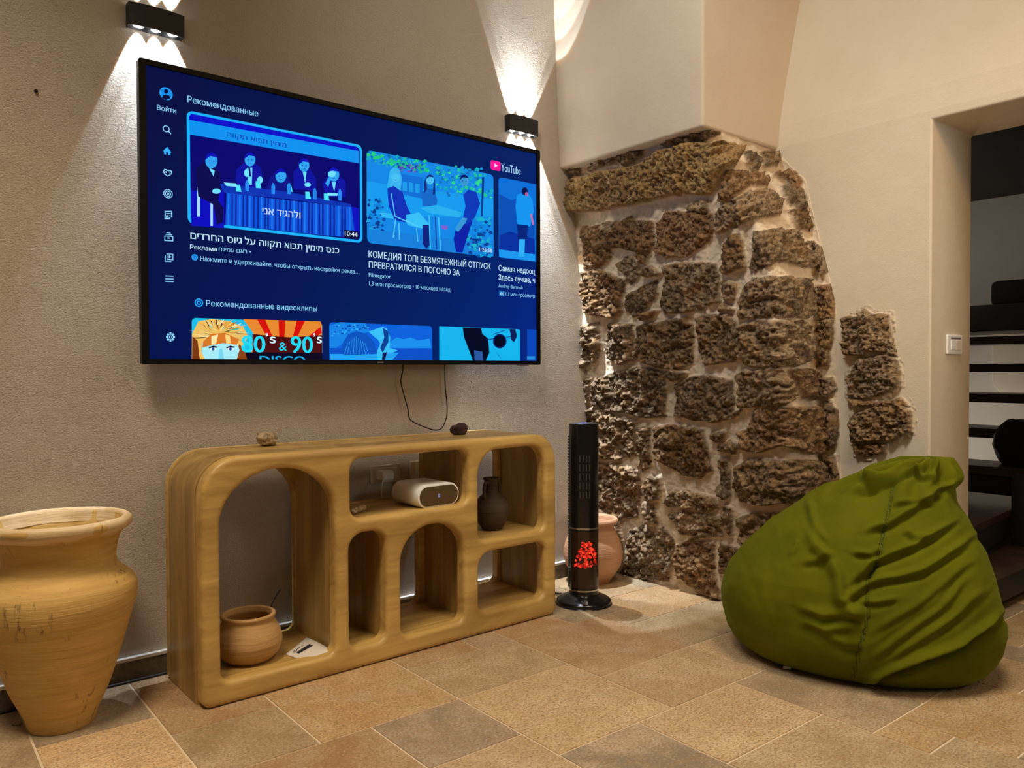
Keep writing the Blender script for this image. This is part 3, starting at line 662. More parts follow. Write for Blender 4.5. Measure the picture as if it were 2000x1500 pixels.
for (x0, y0, x1, y1) in ((327, 494.5, 340, 496), (327, 494.5, 328.5, 506), (338.6, 496, 340, 507), (327, 505.5, 340, 507), (323.5, 497.5, 325, 510), (323.5, 508.8, 336, 510.3)): A.poly([(x0, y0), (x1, y0+.8), (x1, y1+.8), (x0, y1)], LT)
A.poly([(331.3, 497.5), (331.3, 504), (336.5, 501.2)], LT); A.done('library symbol'); A = Art('menu_icon')
for y in (537.5, 543, 548.2): A.poly([(324.5, y), (340.5, y+.6), (340.5, y+2.4), (324.5, y+1.8)], LT)
A.done('three bar symbol'); A = Art('menu_icon')
for k in range(8):
    t0 = k*math.pi/4; c_, s_ = math.cos(t0), math.sin(t0); A.line((334.5+6*c_, 658+6*s_), (334.5+8.8*c_, 658+8.8*s_), 4.2, LT)
A.ring((334.5, 658), 4.9, 6.8, LT); A.ring((334.5, 658), 1.8, 3.2, LT)
A.done('gear symbol')
# headings and captions
def caption(*a): q = Art('caption_text', 6); q.text(*a); q.done()
caption('Рекомендованные', (368, 199), (506, 225.5), 12.5, LT, 0.012)
caption('כנס מימין תבוא תקווה על גיוס החרדים'[::-1], (373.5, 466), (664, 494), 14, WH, 0.02)
caption('Реклама', (373, 486), (425, 489.6), 8.6, WH, 0.022); caption('ראם עמינח'[::-1]+' •', (429, 490.5), (492, 494), 8.4, LT)
A = Art('menu_icon', 6); A.ring((382, 502), 4.6, 6.6, '#2aa8ff'); A.ell((382, 502), 4, 4.4, '#1a80d8'); A.done('small blue dot beside the advert line')
caption('Нажмите и удерживайте, чтобы открыть настройки рекла…', (393, 509), (704, 534.5), 9.2, LT, 0.006)
caption('КОМЕДИЯ ТОП! БЕЗМЯТЕЖНЫЙ ОТПУСК', (722, 502.5), (960.6, 525), 12.8, WH, 0.012); caption('ПРЕВРАТИЛСЯ В ПОГОНЮ ЗА', (722.4, 522), (900, 538), 12.4, WH, 0.012)
caption('Filmegator', (722.4, 540.4), (765.6, 543), 8, LT); caption('1,3 млн просмотров • 10 месяцев назад', (723, 557), (881.7, 569), 8.4, LT)
caption('Самая недооц', (976, 527.5), (1047, 536), 11, WH, 0.012); caption('Здесь лучше, ч', (976, 545), (1047, 553.5), 11, WH, 0.012); caption('Andrey Burenok', (976, 561), (1024, 564.5), 7.4, LT)
A = Art('badge', 6); A.poly([(977, 567), (987.6, 568.4), (987.6, 579), (977, 577.6)], '#1f6fc0'); A.text('4K', (978.2, 576), (986.6, 577), 6.6, WH, 0.01); A.done(); caption('1,1 млн просмотр', (990, 576.5), (1047, 582), 7.4, LT)
A = Art('menu_icon', 6); A.ring((390, 591), 6.6, 9, '#2aa8ff'); A.ring((390, 591), 2.2, 4.6, '#2aa8ff'); A.done('blue double ring symbol'); caption('Рекомендованные видеоклипы', (404.5, 598), (621, 607), 11.4, LT, 0.008)
A = Art('logo', 6)
A.ab(rrect(TS(960.6, 330)[0], TS(980, 330)[0], TS(960.6, 330)[1], TS(960.6, 311.5)[1], 0.009, 5), '#ff1494'); A.poly([(968, 318), (968, 326.5), (974.5, 323)], '#e8d0ff')
A.text('YouTube', (981.3, 334), (1019, 340.2), 16, '#a8d8ff', 0.012); A.done('pink play badge with pale lettering')
# first thumbnail: five men behind a draped table
def frame(A, tl, tr, bl, bw, h, fill):
    x0, z1 = TS(*tl); x1 = TS(*tr)[0]; z0 = TS(*bl)[1]; A.rr(x0, x1, z0, z1, 0.02, h)
    if bw: A.rr(x0+bw, x1-bw, z0+bw, z1-bw, 0.014, fill)
    return x0, x1, z0, z1
O1, K_ = (260, 100), .23
A = Art('thumbnail', 2); fr = frame(A, (366, 214), (709, 290), (369, 436), 0.0095, '#1cb4ff', '#05066e')
SK, SU, LI = '#2fa4f0', '#0c12a0', '#6fe0ff'
A.poly([(482, 548), (500, 525), (1900, 805), (1922, 830), (1924, 845), (482, 580)], '#0a10c8', O1, K_)
A.poly([(482, 577), (1924, 843), (1926, 948), (488, 702)], '#0e92f2', O1, K_)
A.text('מימין תבוא תקווה'[::-1], (445, 267), (561.5, 286), 10, '#0828a8', 0.01)
A.poly([(500, 1180), (780, 1190), (780, 1500), (500, 1480)], '#0a0cc0', O1, K_); A.poly([(1800, 1300), (1925, 1330), (1930, 1590), (1850, 1580)], '#0a10c0', O1, K_)
def person(head, hr, body, shirt, A=A, skin=SK, suit=SU, hair='#0a10b8', o=O1, s=K_):
    A.poly(body, suit, o, s)
    if shirt: A.poly(shirt, LI, o, s)
    A.ell(head, hr, hr*1.28, skin, o, s); A.poly([(head[0]+hr*1.04*math.cos(a), head[1]+hr*1.32*math.sin(a)) for a in [math.radians(q) for q in range(185, 356, 17)]]+[(head[0]+hr*.85, head[1]-hr*.55), (head[0]-hr*.2, head[1]-hr*.75)], hair, o, s)
    A.ell((head[0]-hr*.32, head[1]+hr*.05), hr*.13, hr*.1, hair, o, s, 8); A.ell((head[0]+hr*.36, head[1]+hr*.08), hr*.13, hr*.1, hair, o, s, 8); A.poly([(head[0]-hr*.25, head[1]+hr*.62), (head[0]+hr*.3, head[1]+hr*.66), (head[0]+hr*.2, head[1]+hr*.78), (head[0]-hr*.2, head[1]+hr*.74)], '#1450b8', o, s)
A.poly([(550, 1150), (575, 1150), (575, 1400), (550, 1400)], '#a8e0ff', O1, K_); A.poly([(575, 1205), (735, 1265), (735, 1290), (575, 1235)], '#a8e0ff', O1, K_); A.poly([(664, 1270), (684, 1276), (684, 1480), (664, 1480)], '#a8e0ff', O1, K_)
person((672, 925), 52, [(538, 990), (615, 940), (700, 990), (745, 1030), (752, 1170), (730, 1260), (775, 1330), (770, 1450), (720, 1470), (690, 1300), (560, 1230), (545, 1100)], [(650, 985), (690, 1060), (700, 1010)], suit='#080a50')
A.ell((715, 1185), 36, 22, LI, O1, K_)
person((1000, 915), 46, [(885, 1000), (955, 940), (1040, 950), (1092, 985), (1110, 1100), (1060, 1160), (900, 1150), (875, 1080)], [(975, 985), (1020, 985), (1015, 1130), (985, 1130)]); A.ell((975, 1030), 26, 34, LI, O1, K_); A.poly([(985, 985), (1000, 985), (1010, 1060), (995, 1062)], '#06087a', O1, K_); A.ell((1085, 1090), 24, 30, LI, O1, K_)
person((1262, 1055), 46, [(1135, 1160), (1175, 1060), (1225, 1020), (1320, 1050), (1358, 1150), (1340, 1200), (1150, 1190)], None, suit='#0c1488')
person((1460, 965), 44, [(1368, 1015), (1415, 980), (1510, 1000), (1562, 1080), (1560, 1185), (1370, 1165)], [(1448, 1020), (1480, 1022), (1468, 1120)]); A.ell((1490, 1130), 28, 18, LI, O1, K_)
person((1712, 1045), 46, [(1618, 1120), (1660, 1060), (1760, 1060), (1812, 1100), (1812, 1240), (1640, 1230)], [(1695, 1110), (1730, 1110), (1715, 1190)]); A.ell((1695, 1040), 34, 26, LI, O1, K_); A.poly([(1640, 1120), (1670, 1060), (1690, 1070), (1665, 1150)], SK, O1, K_)
A.poly([(745, 1120), (1310, 1190), (1855, 1295), (1862, 1325), (1300, 1250), (800, 1205), (765, 1185)], '#0a34b4', O1, K_)
A.poly([(800, 1200), (1300, 1262), (1862, 1322), (1895, 1585), (1560, 1555), (790, 1470)], '#0c56dc', O1, K_)
rg = random.Random(5)
for k in range(34):
    u = (k+.3*rg.random())/34; x = 805+u*1055; y = 1203+u*120; yb = 1472+u*112; A.poly([(x, y), (x+13, y+1.5), (x+10+6*u, yb), (x-3, yb)], '#0828a0' if k % 3 else '#1a78f0', O1, K_)
for (x, y) in ((900, 1170), (1068, 1140), (1490, 1230), (1648, 1245), (1335, 1170)): A.poly([(x-22, y-40), (x+12, y-38), (x+26, y+22), (x-20, y+18)], '#4fe4ff', O1, K_)
for (x, y) in ((973, 1140), (1195, 1165), (1330, 1165), (1548, 1210), (1762, 1220)): A.poly([(x-14, y+45), (x-16, y-20), (x-6, y-48), (x+7, y-48), (x+17, y-18), (x+15, y+48)], '#2288f0', O1, K_)
A.poly([(775, 1112), (880, 1120), (890, 1150), (800, 1142)], '#7fe8ff', O1, K_); A.poly([(1655, 1200), (1745, 1205), (1740, 1225), (1660, 1225)], '#7fe8ff', O1, K_)
A.text('ולהגיד אני'[::-1], (514, 419), (588, 424.5), 14.5, '#cfe8ff', 0.01)
A.ab(rrect(TS(673, 462)[0], TS(702, 462)[0], TS(673, 463.5)[1], TS(673, 448)[1], .004, 3), '#06083c'); A.text('10:44', (675, 460.5), (699.5, 462), 9.4, '#e0f4ff', 0.01)
A.done('blue picture of five men in suits behind a draped table')
# second thumbnail: garden table
O3, K3_ = (680, 230), .2466
A = Art('thumbnail', 2); x0, x1, z0, z1 = frame(A, (718, 291.6), (966, 338), (722, 474), 0, '#1288e6', None)
rg = random.Random(11)
def spray(A, n, reg, cols, r0, r1, o, s):
    for k in range(n):
        x = reg[0]+(reg[1]-reg[0])*rg.random(); y = reg[2]+(reg[3]-reg[2])*rg.random()+(x-155)*0.16*reg[4]; r = r0+(r1-r0)*rg.random(); a = rg.random()*3
        A.poly([(x+r*math.cos(a+q)*(1 if q else 1.4), y+r*math.sin(a+q)) for q in (0, 1.5, 3.1, 4.7)], cols[rg.randrange(len(cols))], o, s)
A.poly([(155, 500), (1155, 640), (1155, 780), (155, 780)], '#159cf0', O3, K3_)
A.poly([(420, 440), (600, 470), (600, 640), (420, 600)], '#0f70d8', O3, K3_)
for q in range(3): A.poly([(440+50*q, 500+8*q), (475+50*q, 506+8*q), (475+50*q, 580+8*q), (440+50*q, 574+8*q)], '#1a9ae8', O3, K3_)
spray(A, 90, (160, 640, 265, 350, 1), ['#12a8c8', '#1fc488', '#0c6fc0', '#24d07c', '#1898e0'], 9, 20, O3, K3_)
spray(A, 120, (700, 1140, 320, 560, .55), ['#12a8c8', '#1fc498', '#0c6fc0', '#30d890', '#1898e0'], 9, 20, O3, K3_)
spray(A, 60, (390, 590, 335, 400, .5), ['#3030b0', '#6a4cc0', '#18b880', '#0a58a8'], 8, 15, O3, K3_)
spray(A, 70, (160, 290, 640, 970, .3), ['#0850b0', '#0c80d8', '#063c90', '#1aa0e0'], 9, 20, O3, K3_)
A.poly([(160, 880), (300, 900), (1150, 1000), (1150, 1100), (165, 985)], '#1580dc', O3, K3_)
A.poly([(1060, 470), (1078, 470), (1066, 780), (1050, 780)], '#0a3c90', O3, K3_)
A.poly([(250, 750), (350, 760), (360, 800), (270, 790)], '#30b8f8', O3, K3_)
A.poly([(330, 420), (360, 390), (405, 410), (425, 480), (410, 620), (330, 600), (310, 540)], '#38b4f0', O3, K3_)
person((375, 470), 33, [(310, 560), (360, 540), (430, 590), (465, 700), (500, 770), (450, 830), (370, 810), (320, 700)], None, A, '#48c0f4', '#0e30b8', '#40b8f0', O3, K3_)
A.poly([(455, 770), (560, 750), (640, 840), (600, 880), (470, 850)], '#38c0f8', O3, K3_); A.poly([(590, 850), (640, 850), (650, 1000), (620, 1040), (590, 1000)], '#0a2080', O3, K3_)
person((648, 490), 30, [(580, 590), (630, 560), (680, 570), (705, 650), (700, 700), (590, 700)], None, A, '#48c0f4', '#1468c8', '#0a2878', O3, K3_); A.poly([(615, 470), (625, 560), (605, 600), (600, 520)], '#0a2878', O3, K3_); A.poly([(685, 480), (690, 600), (670, 610), (675, 520)], '#0a2878', O3, K3_)
A.poly([(570, 715), (700, 690), (900, 750), (880, 790), (640, 755)], '#2ab0f0', O3, K3_); A.line((640, 770), (650, 1040), 3.5, '#40c8ff', O3, K3_); A.line((715, 790), (730, 1050), 3.5, '#40c8ff', O3, K3_); A.line((690, 780), (700, 1045), 3, '#083898', O3, K3_); A.poly([(735, 850), (790, 860), (780, 890), (740, 880)], '#8060d0', O3, K3_)
for (a, b) in (((340, 600), (370, 780)), ((370, 780), (480, 830)), ((375, 800), (355, 950)), ((400, 830), (405, 970)), ((540, 870), (550, 980)), ((455, 810), (560, 870))): A.line(a, b, 2.6, '#58d0ff', O3, K3_)
spray(A, 120, (940, 1130, 760, 1070, .2), ['#0850b0', '#0c80d8', '#063c90', '#1aa0e0', '#18b0c8'], 9, 19, O3, K3_)
A.poly([(850, 880), (960, 820), (985, 800), (900, 1070), (850, 1065), (830, 960)], '#0a20a8', O3, K3_)
person((915, 500), 36, [(905, 610), (950, 570), (1010, 590), (1040, 680), (1000, 790), (940, 850), (905, 790), (925, 700)], None, A, '#3898d8', '#0a38b8', '#06186a', O3, K3_); A.poly([(900, 790), (940, 800), (890, 880), (865, 905), (840, 880)], '#3898d8', O3, K3_)
A.text('1:26:58', (935, 490.5), (960, 494), 8, '#d8f0ff', 0.01); A.done('blue picture of three people at a garden table')
# third thumbnail
A = Art('thumbnail', 2); xa, za = TS(976, 345); zb = TS(976, 502.5)[1]; A.ab(rrect(xa, SX1, zb, za, (.016, 0, 0, .016), 5), '#0a70d8')
A.poly([(1205, 600), (1300, 650), (1400, 620), (1488, 700), (1488, 960), (1205, 940)], '#0850b8', O3, K3_); A.poly([(1205, 930), (1290, 900), (1488, 960), (1488, 1090), (1205, 1040)], '#0630a0', O3, K3_); A.poly([(1205, 1040), (1488, 1080), (1488, 1135), (1205, 1100)], '#1a98f0', O3, K3_)
A.poly([(1345, 610), (1400, 585), (1440, 600), (1470, 650), (1480, 740), (1450, 860), (1350, 850), (1335, 700)], '#1496f0', O3, K3_); A.poly([(1345, 840), (1435, 850), (1425, 950), (1400, 1010), (1360, 1000)], '#06247c', O3, K3_); A.poly([(1365, 960), (1410, 960), (1405, 1100), (1360, 1095)], '#30b0f8', O3, K3_); A.ell((1408, 580), 24, 32, '#04104c', O3, K3_); A.ell((1422, 602), 12, 16, '#c060a0', O3, K3_); A.poly([(1450, 760), (1465, 760), (1482, 840), (1470, 850)], '#c070b0', O3, K3_)
A.done('blue picture of a walker seen from behind')
# lower row
O2, K2_ = (270, 400), .225
A = Art('thumbnail', 2); xa, za = TS(376, 620.5); xb = TS(631, 628)[0]; A.ab(rrect(xa, xb, SZ0, za, (0, 0, .014, .014), 5), '#18c0e8')
A.poly([(920, 992), (1590, 1012), (1603, 1040), (1605, 1362), (980, 1362), (1010, 1120)], '#e88a30', O2, K2_)
for q in ([(1040, 995), (1110, 997), (1190, 1180), (1150, 1190)], [(1225, 1000), (1285, 1002), (1275, 1200), (1235, 1200)], [(1385, 1005), (1455, 1008), (1370, 1190), (1340, 1190)], [(1590, 1060), (1605, 1110), (1420, 1230), (1400, 1210)]): A.poly(q, '#d81008', O2, K2_)
A.poly([(1000, 1120), (1180, 1140), (1330, 1150), (1605, 1130), (1605, 1290), (1000, 1290)], '#4a0c10', O2, K2_); A.poly([(900, 1280), (1607, 1285), (1607, 1365), (900, 1365)], '#0a0620', O2, K2_)
A.poly([(472, 1362), (474, 1120), (530, 1010), (650, 990), (800, 1010), (920, 1060), (960, 1140), (900, 1260), (940, 1362)], '#f0c060', O2, K2_)
rg = random.Random(4)
for k in range(90):
    a = math.radians(rg.uniform(150, 400)); r0 = rg.uniform(20, 90); r1 = r0+rg.uniform(40, 120); cx_, cy_ = 715, 1120; w_ = rg.uniform(3, 9)
    p_ = [(cx_+1.55*r*math.cos(a+da), max(cy_+0.95*r*math.sin(a+da), 996)) for r, da in ((r0, 0), ((r0+r1)/2, .16), (r1, .22))]
    A.poly([p_[0], (p_[1][0]-w_, p_[1][1]), p_[2], (p_[1][0]+w_, p_[1][1]+w_)], ['#8a4418', '#fbe8a0', '#4a200c', '#e09030', '#40b8b0', '#ffd870', '#101830'][k % 7], O2, K2_)
A.poly([(475, 1140), (520, 1180), (540, 1362), (472, 1362)], '#7a3814', O2, K2_); A.poly([(880, 1210), (930, 1250), (950, 1362), (860, 1362)], '#8a4418', O2, K2_)
A.poly([(560, 1200), (640, 1170), (760, 1165), (860, 1190), (885, 1260), (860, 1362), (585, 1362), (555, 1280)], '#a8ecf8', O2, K2_)
A.poly([(570, 1185), (640, 1120), (760, 1110), (880, 1170), (860, 1215), (740, 1200), (620, 1225), (560, 1240)], '#d87828', O2, K2_); A.poly([(640, 1140), (700, 1125), (680, 1210), (640, 1215)], '#ffe8a8', O2, K2_); A.poly([(760, 1125), (800, 1135), (810, 1200), (770, 1205)], '#ffd880', O2, K2_)
for cx in (655, 805): A.poly([(cx-42, 1238), (cx, 1222), (cx+42, 1232), (cx+30, 1240), (cx-30, 1246)], '#1a1030', O2, K2_); A.ell((cx, 1252), 30, 13, '#e8f8ff', O2, K2_); A.ell((cx, 1252), 13, 13, '#1848a0', O2, K2_)
A.poly([(710, 1250), (735, 1250), (750, 1340), (700, 1345)], '#7ad8f0', O2, K2_)
A.text('80', (472.5, 687), (518, 689), 34, '#20dcf4', 0.035); A.text('’s', (519.5, 669), (540, 671), 20, '#d8f8ff', 0.01); A.text('&', (546, 684), (561, 685), 17, '#20dcf4', 0.02); A.text('90', (569, 688), (611, 690), 34, '#20dcf4', 0.035); A.text('’s', (613, 669), (630, 671), 20, '#d8f8ff', 0.01); A.text('DISCO', (508, 713), (597, 715), 20, '#18b0e8', 0.03)
A.done('bright orange and cyan music picture with big numerals')
O4, K4_ = (620, 560), .23
A = Art('thumbnail', 2); xa, za = TS(645, 629); xb = TS(846, 636)[0]; A.ab(rrect(xa, xb, SZ0, za, (0, 0, .014, .014), 5), '#0a62dc')
A.poly([(112, 330), (200, 300), (420, 310), (450, 380), (300, 420), (112, 560)], '#1484e8', O4, K4_)
for k in range(60):
    x = 120+320*rg.random(); y = 315+110*rg.random()*(1-(x-120)/420); A.poly([(x, y), (x+14, y+4), (x+10, y+14), (x-4, y+10)], ['#0648b0', '#30b0f8', '#0a6cd0'][k % 3], O4, K4_)
A.poly([(620, 470), (680, 430), (740, 445), (800, 430), (860, 455), (960, 440), (975, 520), (620, 520)], '#1a90ee', O4, K4_)
A.poly([(112, 520), (980, 530), (980, 640), (112, 640)], '#0850c8', O4, K4_); A.poly([(112, 570), (400, 575), (700, 560), (640, 640), (112, 640)], '#20a4f4', O4, K4_)
A.poly([(225, 470), (270, 400), (340, 375), (420, 400), (490, 470), (510, 570), (460, 575), (430, 510), (395, 540), (390, 578), (230, 582), (215, 540)], '#0a54c0', O4, K4_)
for k in range(9): A.line((235+26*k, 575), (265+18*k, 420+abs(k-4)*14), 1.2, '#2aa0f0', O4, K4_)
A.poly([(440, 380), (560, 340), (600, 360), (625, 430), (620, 520), (690, 540), (650, 560), (600, 560), (580, 640), (520, 640), (510, 560), (540, 480), (520, 450)], '#38c0fa', O4, K4_); A.poly([(560, 345), (610, 380), (610, 470), (560, 560), (540, 520), (575, 430)], '#084098', O4, K4_)
A.poly([(560, 560), (600, 555), (580, 640), (555, 640)], '#04185c', O4, K4_); A.done('blue picture of a rock and a figure on a beach')
A = Art('thumbnail', 2); xa, za = TS(860, 637); xb = TS(1018, 641)[0]; A.ab(rrect(xa, xb, SZ0, za, (0, 0, .008, .002), 4), '#14b4ee')
A.poly([(1243, 345), (1400, 350), (1410, 400), (1460, 440), (1470, 560), (1440, 640), (1330, 640), (1290, 520), (1255, 430)], '#020824', O4, K4_); A.poly([(1340, 540), (1410, 550), (1420, 640), (1345, 640)], '#2a58a0', O4, K4_); A.ell((1558, 462), 58, 62, '#041c68', O4, K4_); A.ell((1558, 462), 48, 52, '#020824', O4, K4_)
A.line((1440, 450), (1510, 440), 2, '#06287c', O4, K4_); A.line((1610, 430), (1660, 420), 2, '#06287c', O4, K4_); A.line((1500, 405), (1600, 370), 2.4, '#0a50a0', O4, K4_); A.poly([(1640, 360), (1690, 360), (1705, 420), (1680, 470), (1655, 450), (1650, 400)], '#0a1c58', O4, K4_); A.line((1530, 560), (1570, 610), 1.4, '#0a6cc0', O4, K4_)
A.done('cyan picture of a face with round sunglasses')
A = Art('thumbnail', 2); xa, za = TS(1032, 643); A.ab([(xa, SZ0), (SX1, SZ0), (SX1, za), (xa, za)], '#0a48b8'); A.poly([(1790, 590), (1857, 590), (1857, 618), (1790, 618)], '#2a90e0', O4, K4_); A.done('blue sliver of a picture at the screen edge')
link('maker_mark', pymesh('maker_mark', [(*TS(737, 710), 0)]*0+[(TS(737, 710)[0], -0.0006, 0.006), (TS(749, 710)[0], -0.0006, 0.006), (TS(749, 710)[0], -0.0006, 0.0115), (TS(737, 710)[0], -0.0006, 0.0115)], [(0, 1, 2, 3)]), M['grey'], tv)

# ================================================================== WALL SCONCES
def sconce(cx, cz, label, alpha, tilt=(0.0, 0.0), down=1.0):
    y = wallY(cx, cz); s = thing('wall_sconce', label, 'wall lamp', (cx, y, cz), WS, 'up and down wall sconces beside the television')
    hw, hh, dp = 0.085, 0.036, 0.046
    # curved black front shell, open above and below
    vs, fs = [], []; n = 14
    for k in range(n+1):
        u = -1+2*k/n; x = hw*u; yf = -dp+0.010*u*u
        for (yy, z) in ((yf, -hh), (yf, hh), (yf+0.003, hh), (yf+0.003, -hh)): vs.append((x, yy, z))
    for k in range(n):
        for i in range(4): fs.append((4*k+i, 4*k+(i+1) % 4, 4*k+4+(i+1) % 4, 4*k+4+i))
    fs += [(0, 1, 2, 3), (4*n+3, 4*n+2, 4*n+1, 4*n)]
    bm = bmesh.new(); bm.from_mesh(pymesh('x', vs, fs)); add_box(bm, -hw, -hw+.003, -dp+.010, -0.001, -hh, hh); add_box(bm, hw-.003, hw, -dp+.010, -0.001, -hh, hh)
    link('shade', bm_mesh('shade', bm), M['blackmatte'], s)
    link('back_plate', boxm('back_plate', -hw+.003, hw-.003, -0.004, -0.0005, -hh+.001, hh-.001), M['dgrey'], s)
    for i in (-1, 0, 1):
        for up in (1, -1):
            x = i*0.052; d = 0.021
            # lens: a bright ring round the opening the beam leaves by
            vs = []; fs = []; N = 20
            for k in range(N):
                a = 2*math.pi*k/N; vs += [(x+.0095*math.cos(a), -d+.0095*math.sin(a), up*0.021), (x+.0155*math.cos(a), -d+.0155*math.sin(a), up*0.030)]
            for k in range(N): j = (k+1) % N; fs.append((2*k, 2*k+1, 2*j+1, 2*j))
            link('lens', pymesh('lens', vs, fs, True), M['lens'], s)
            for nm, da, col, pw, bl in (('beam', 0.0, (0.68, 0.84, 1.0), 30.0, 0.10), ('rim_glow', 1.8, (1.0, 0.50, 0.10), 4.0, 0.15)):
                l = bpy.data.lights.new(nm, 'SPOT'); l.energy = pw*(down if up < 0 else 1.0); l.color = col; l.spot_size = math.radians(2*(alpha+da)); l.spot_blend = bl; l.shadow_soft_size = 0.0025
                o = bpy.data.objects.new(nm, l); C.objects.link(o); o.parent = s; o.location = (x, -d, 0.0); dv = Vector((math.tan(math.radians(tilt[0])), math.tan(math.radians(tilt[1])), up)).normalized(); o.rotation_euler = dv.to_track_quat('-Z', 'Y').to_euler()
    return s
M['lens'] = emis('led_lens', (0.9, 0.95, 1.0, 1), 6.0)
sconce(0.718, 2.126, 'black wall sconce above the upper left corner of the television', 23.0)
sconce(2.287, 2.095, 'black wall sconce above the television corner next to the pillar', 24.0, (5.0, 2.0), 3.8)

# ================================================================== CONSOLE CABINET
CA = 0.0241; CBO = (0.7266, 2.3489, 0.0); CW, CHt, CD = 1.417, 0.738, 0.341
ca_, cn_ = np.array([math.cos(CA), math.sin(CA), 0]), np.array([-math.sin(CA), math.cos(CA), 0])
def cab(a, d, z): p = np.array(CBO)+a*ca_+d*cn_; return np.array([p[0], p[1], z])
cb = thing('console_cabinet', 'rounded carved wooden console with arched open cubbies under the television', 'console', CBO, CA)
BV = 0.017
def holes(g):      # g grows every opening (the bevel eats it back)
    return [arch(.056-g, .430+g, .070-g, .535, .692+g, .03+g), rrect(.487-g, .975+g, .500-g, .702+g, .042+g), rrect(.481-g, .620+g, .072-g, .452+g, (.03+g, .035+g, .055+g, .055+g)),
            arch(.680-g, .952+g, .067-g, .325, .444+g, .035+g), rrect(1.020-g, 1.354+g, .352-g, .692+g, (.035+g, .035+g, .075+g, .095+g)), rrect(1.020-g, 1.354+g, .080-g, .306+g, (.035+g, .035+g, .04+g, .06+g))]
def outl(g): return rrect(g, CW-g, g, CHt-g, (.012, .012, .115-g, .115-g), 14)
def slab(name, y0, th, bev, lbl=None):
    me = curve_slab(name, [outl(bev)]+holes(bev), th/2-bev, bev, 4)
    for v in me.vertices: v.co.y += y0+th/2
    o = link(name, me, M['wood_front'], cb); smooth_by_angle(o, 40); return o
slab('front_frame', 0.0, 0.06, BV); slab('back_frame', CD-0.035, 0.035, 0.004)
o_, i_ = rrect(.0006, CW-.0006, .0006, CHt-.0006, (.002, .002, .114, .114), 14), rrect(.046, CW-.046, .052, CHt-.030, (.004, .004, .085, .085), 14)
me = curve_slab('outer_shell', [o_, i_], (CD-0.035-0.058)/2, 0, 0)
for v in me.vertices: v.co.y += 0.058+(CD-0.035-0.058)/2
smooth_by_angle(link('outer_shell', me, M['wood_shell'], cb), 30)
yb0, yb1 = 0.055, CD-0.033
for (a, b, z0, z1) in ((.433, .479, .05, CHt-.03), (.624, .676, .05, .47), (.979, 1.016, .05, CHt-.03)): link('divider', boxm('divider', a, b, yb0, yb1, z0, z1), M['wood_board'], cb)
for (a, b, z0, z1) in ((.479, .979, .458, .497), (1.016, 1.372, .311, .349), (.044, .433, .05, .067), (.479, .979, .05, .066), (1.016, 1.372, .05, .077)): link('shelf', boxm('shelf', a, b, yb0, yb1, z0, z1), M['wood_shelf'], cb)

# ================================================================== POTS
vs_p = [(0.0, .004), (.074, 0.0), (.084, .004), (.088, .014), (.095, .038), (.111, .075), (.127, .113), (.140, .152), (.153, .197), (.170, .255), (.184, .300), (.195, .335), (.199, .365), (.196, .392), (.183, .412), (.161, .430), (.148, .445), (.143, .465), (.145, .490), (.150, .515), (.160, .537), (.173, .550), (.181, .558), (.184, .567), (.181, .577), (.172, .582), (.163, .578), (.158, .568), (.148, .545), (.136, .51), (.131, .47), (.136, .44), (.175, .40), (.185, .36), (.165, .27), (.13, .15), (.085, .04), (0, .03)]
vz = thing('tall_vase', 'tall ochre clay vase with flared rim beside the wooden console', 'vase', (0.393, 2.529, 0))
VASE = link('vase_body', lathe('vase_body', smooth_prof(vs_p, 5), 96, jit=0.0022), M['vase'], vz)
M['pale_rim'] = clay('dusty_pale_clay', (0.55, 0.38, 0.19, 1), (0.72, 0.54, 0.32, 1), False, 0.6)
link('rim', lathe('rim', smooth_prof([(.160, .538), (.174, .549), (.1825, .557), (.1858, .567), (.1828, .578), (.172, .584), (.162, .580), (.156, .568), (.146, .545)], 5), 96, jit=0.0030, jsc=14), M['pale_rim'], vz)['label'] = 'paler worn rim'
bp = [(0, .003), (.060, 0), (.075, .004), (.098, .026), (.110, .056), (.112, .080), (.104, .112), (.092, .138), (.087, .150), (.090, .160), (.092, .168), (.088, .174), (.080, .173), (.077, .165), (.076, .152), (.086, .132), (.098, .10), (.100, .07), (.085, .03), (0, .015)]
q = cab(.196, .150, .0672); bw = link('clay_bowl', lathe('clay_bowl', smooth_prof([(r*.93, z*.86) for r, z in bp], 5), 72, jit=0.0012), M['bowl'], None, tuple(q)); tag(bw, 'round ochre clay pot inside the tall arched cubby of the console', 'pot')
tp = [(0, .004), (.072, 0), (.080, .006), (.098, .030), (.126, .075), (.138, .115), (.137, .155), (.124, .200), (.106, .238), (.098, .258), (.102, .270), (.114, .278), (.119, .288), (.114, .298), (.105, .300), (.098, .292), (.092, .275), (.088, .255), (.10, .22), (.12, .17), (.12, .11), (.08, .03), (0, .02)]
tpo = link('terracotta_pot', lathe('terracotta_pot', smooth_prof(tp, 5), 72, jit=0.0015), M['terra'], None, (2.612, 2.650, 0)); tag(tpo, 'round terracotta pot half hidden behind the black tower heater', 'pot')
jp = [(0, .003), (.035, 0), (.042, .006), (.060, .035), (.070, .070), (.068, .100), (.052, .128), (.032, .146), (.025, .156), (.024, .185), (.029, .198), (.034, .203), (.034, .208), (.029, .209), (.022, .200), (.018, .18), (.018, .15), (.03, .13), (.05, .07), (0, .02)]
q = onZ(958, 1040, .3495)+np.array([.045, .05, 0])
jg = thing('clay_jug', 'small dark fired clay jug with two handles in the upper cubby of the console', 'jug', tuple(q), 0.35)
link('jug_body', lathe('jug_body', smooth_prof(jp, 5), 48, jit=0.0018, jsc=25), M['jug'], jg)
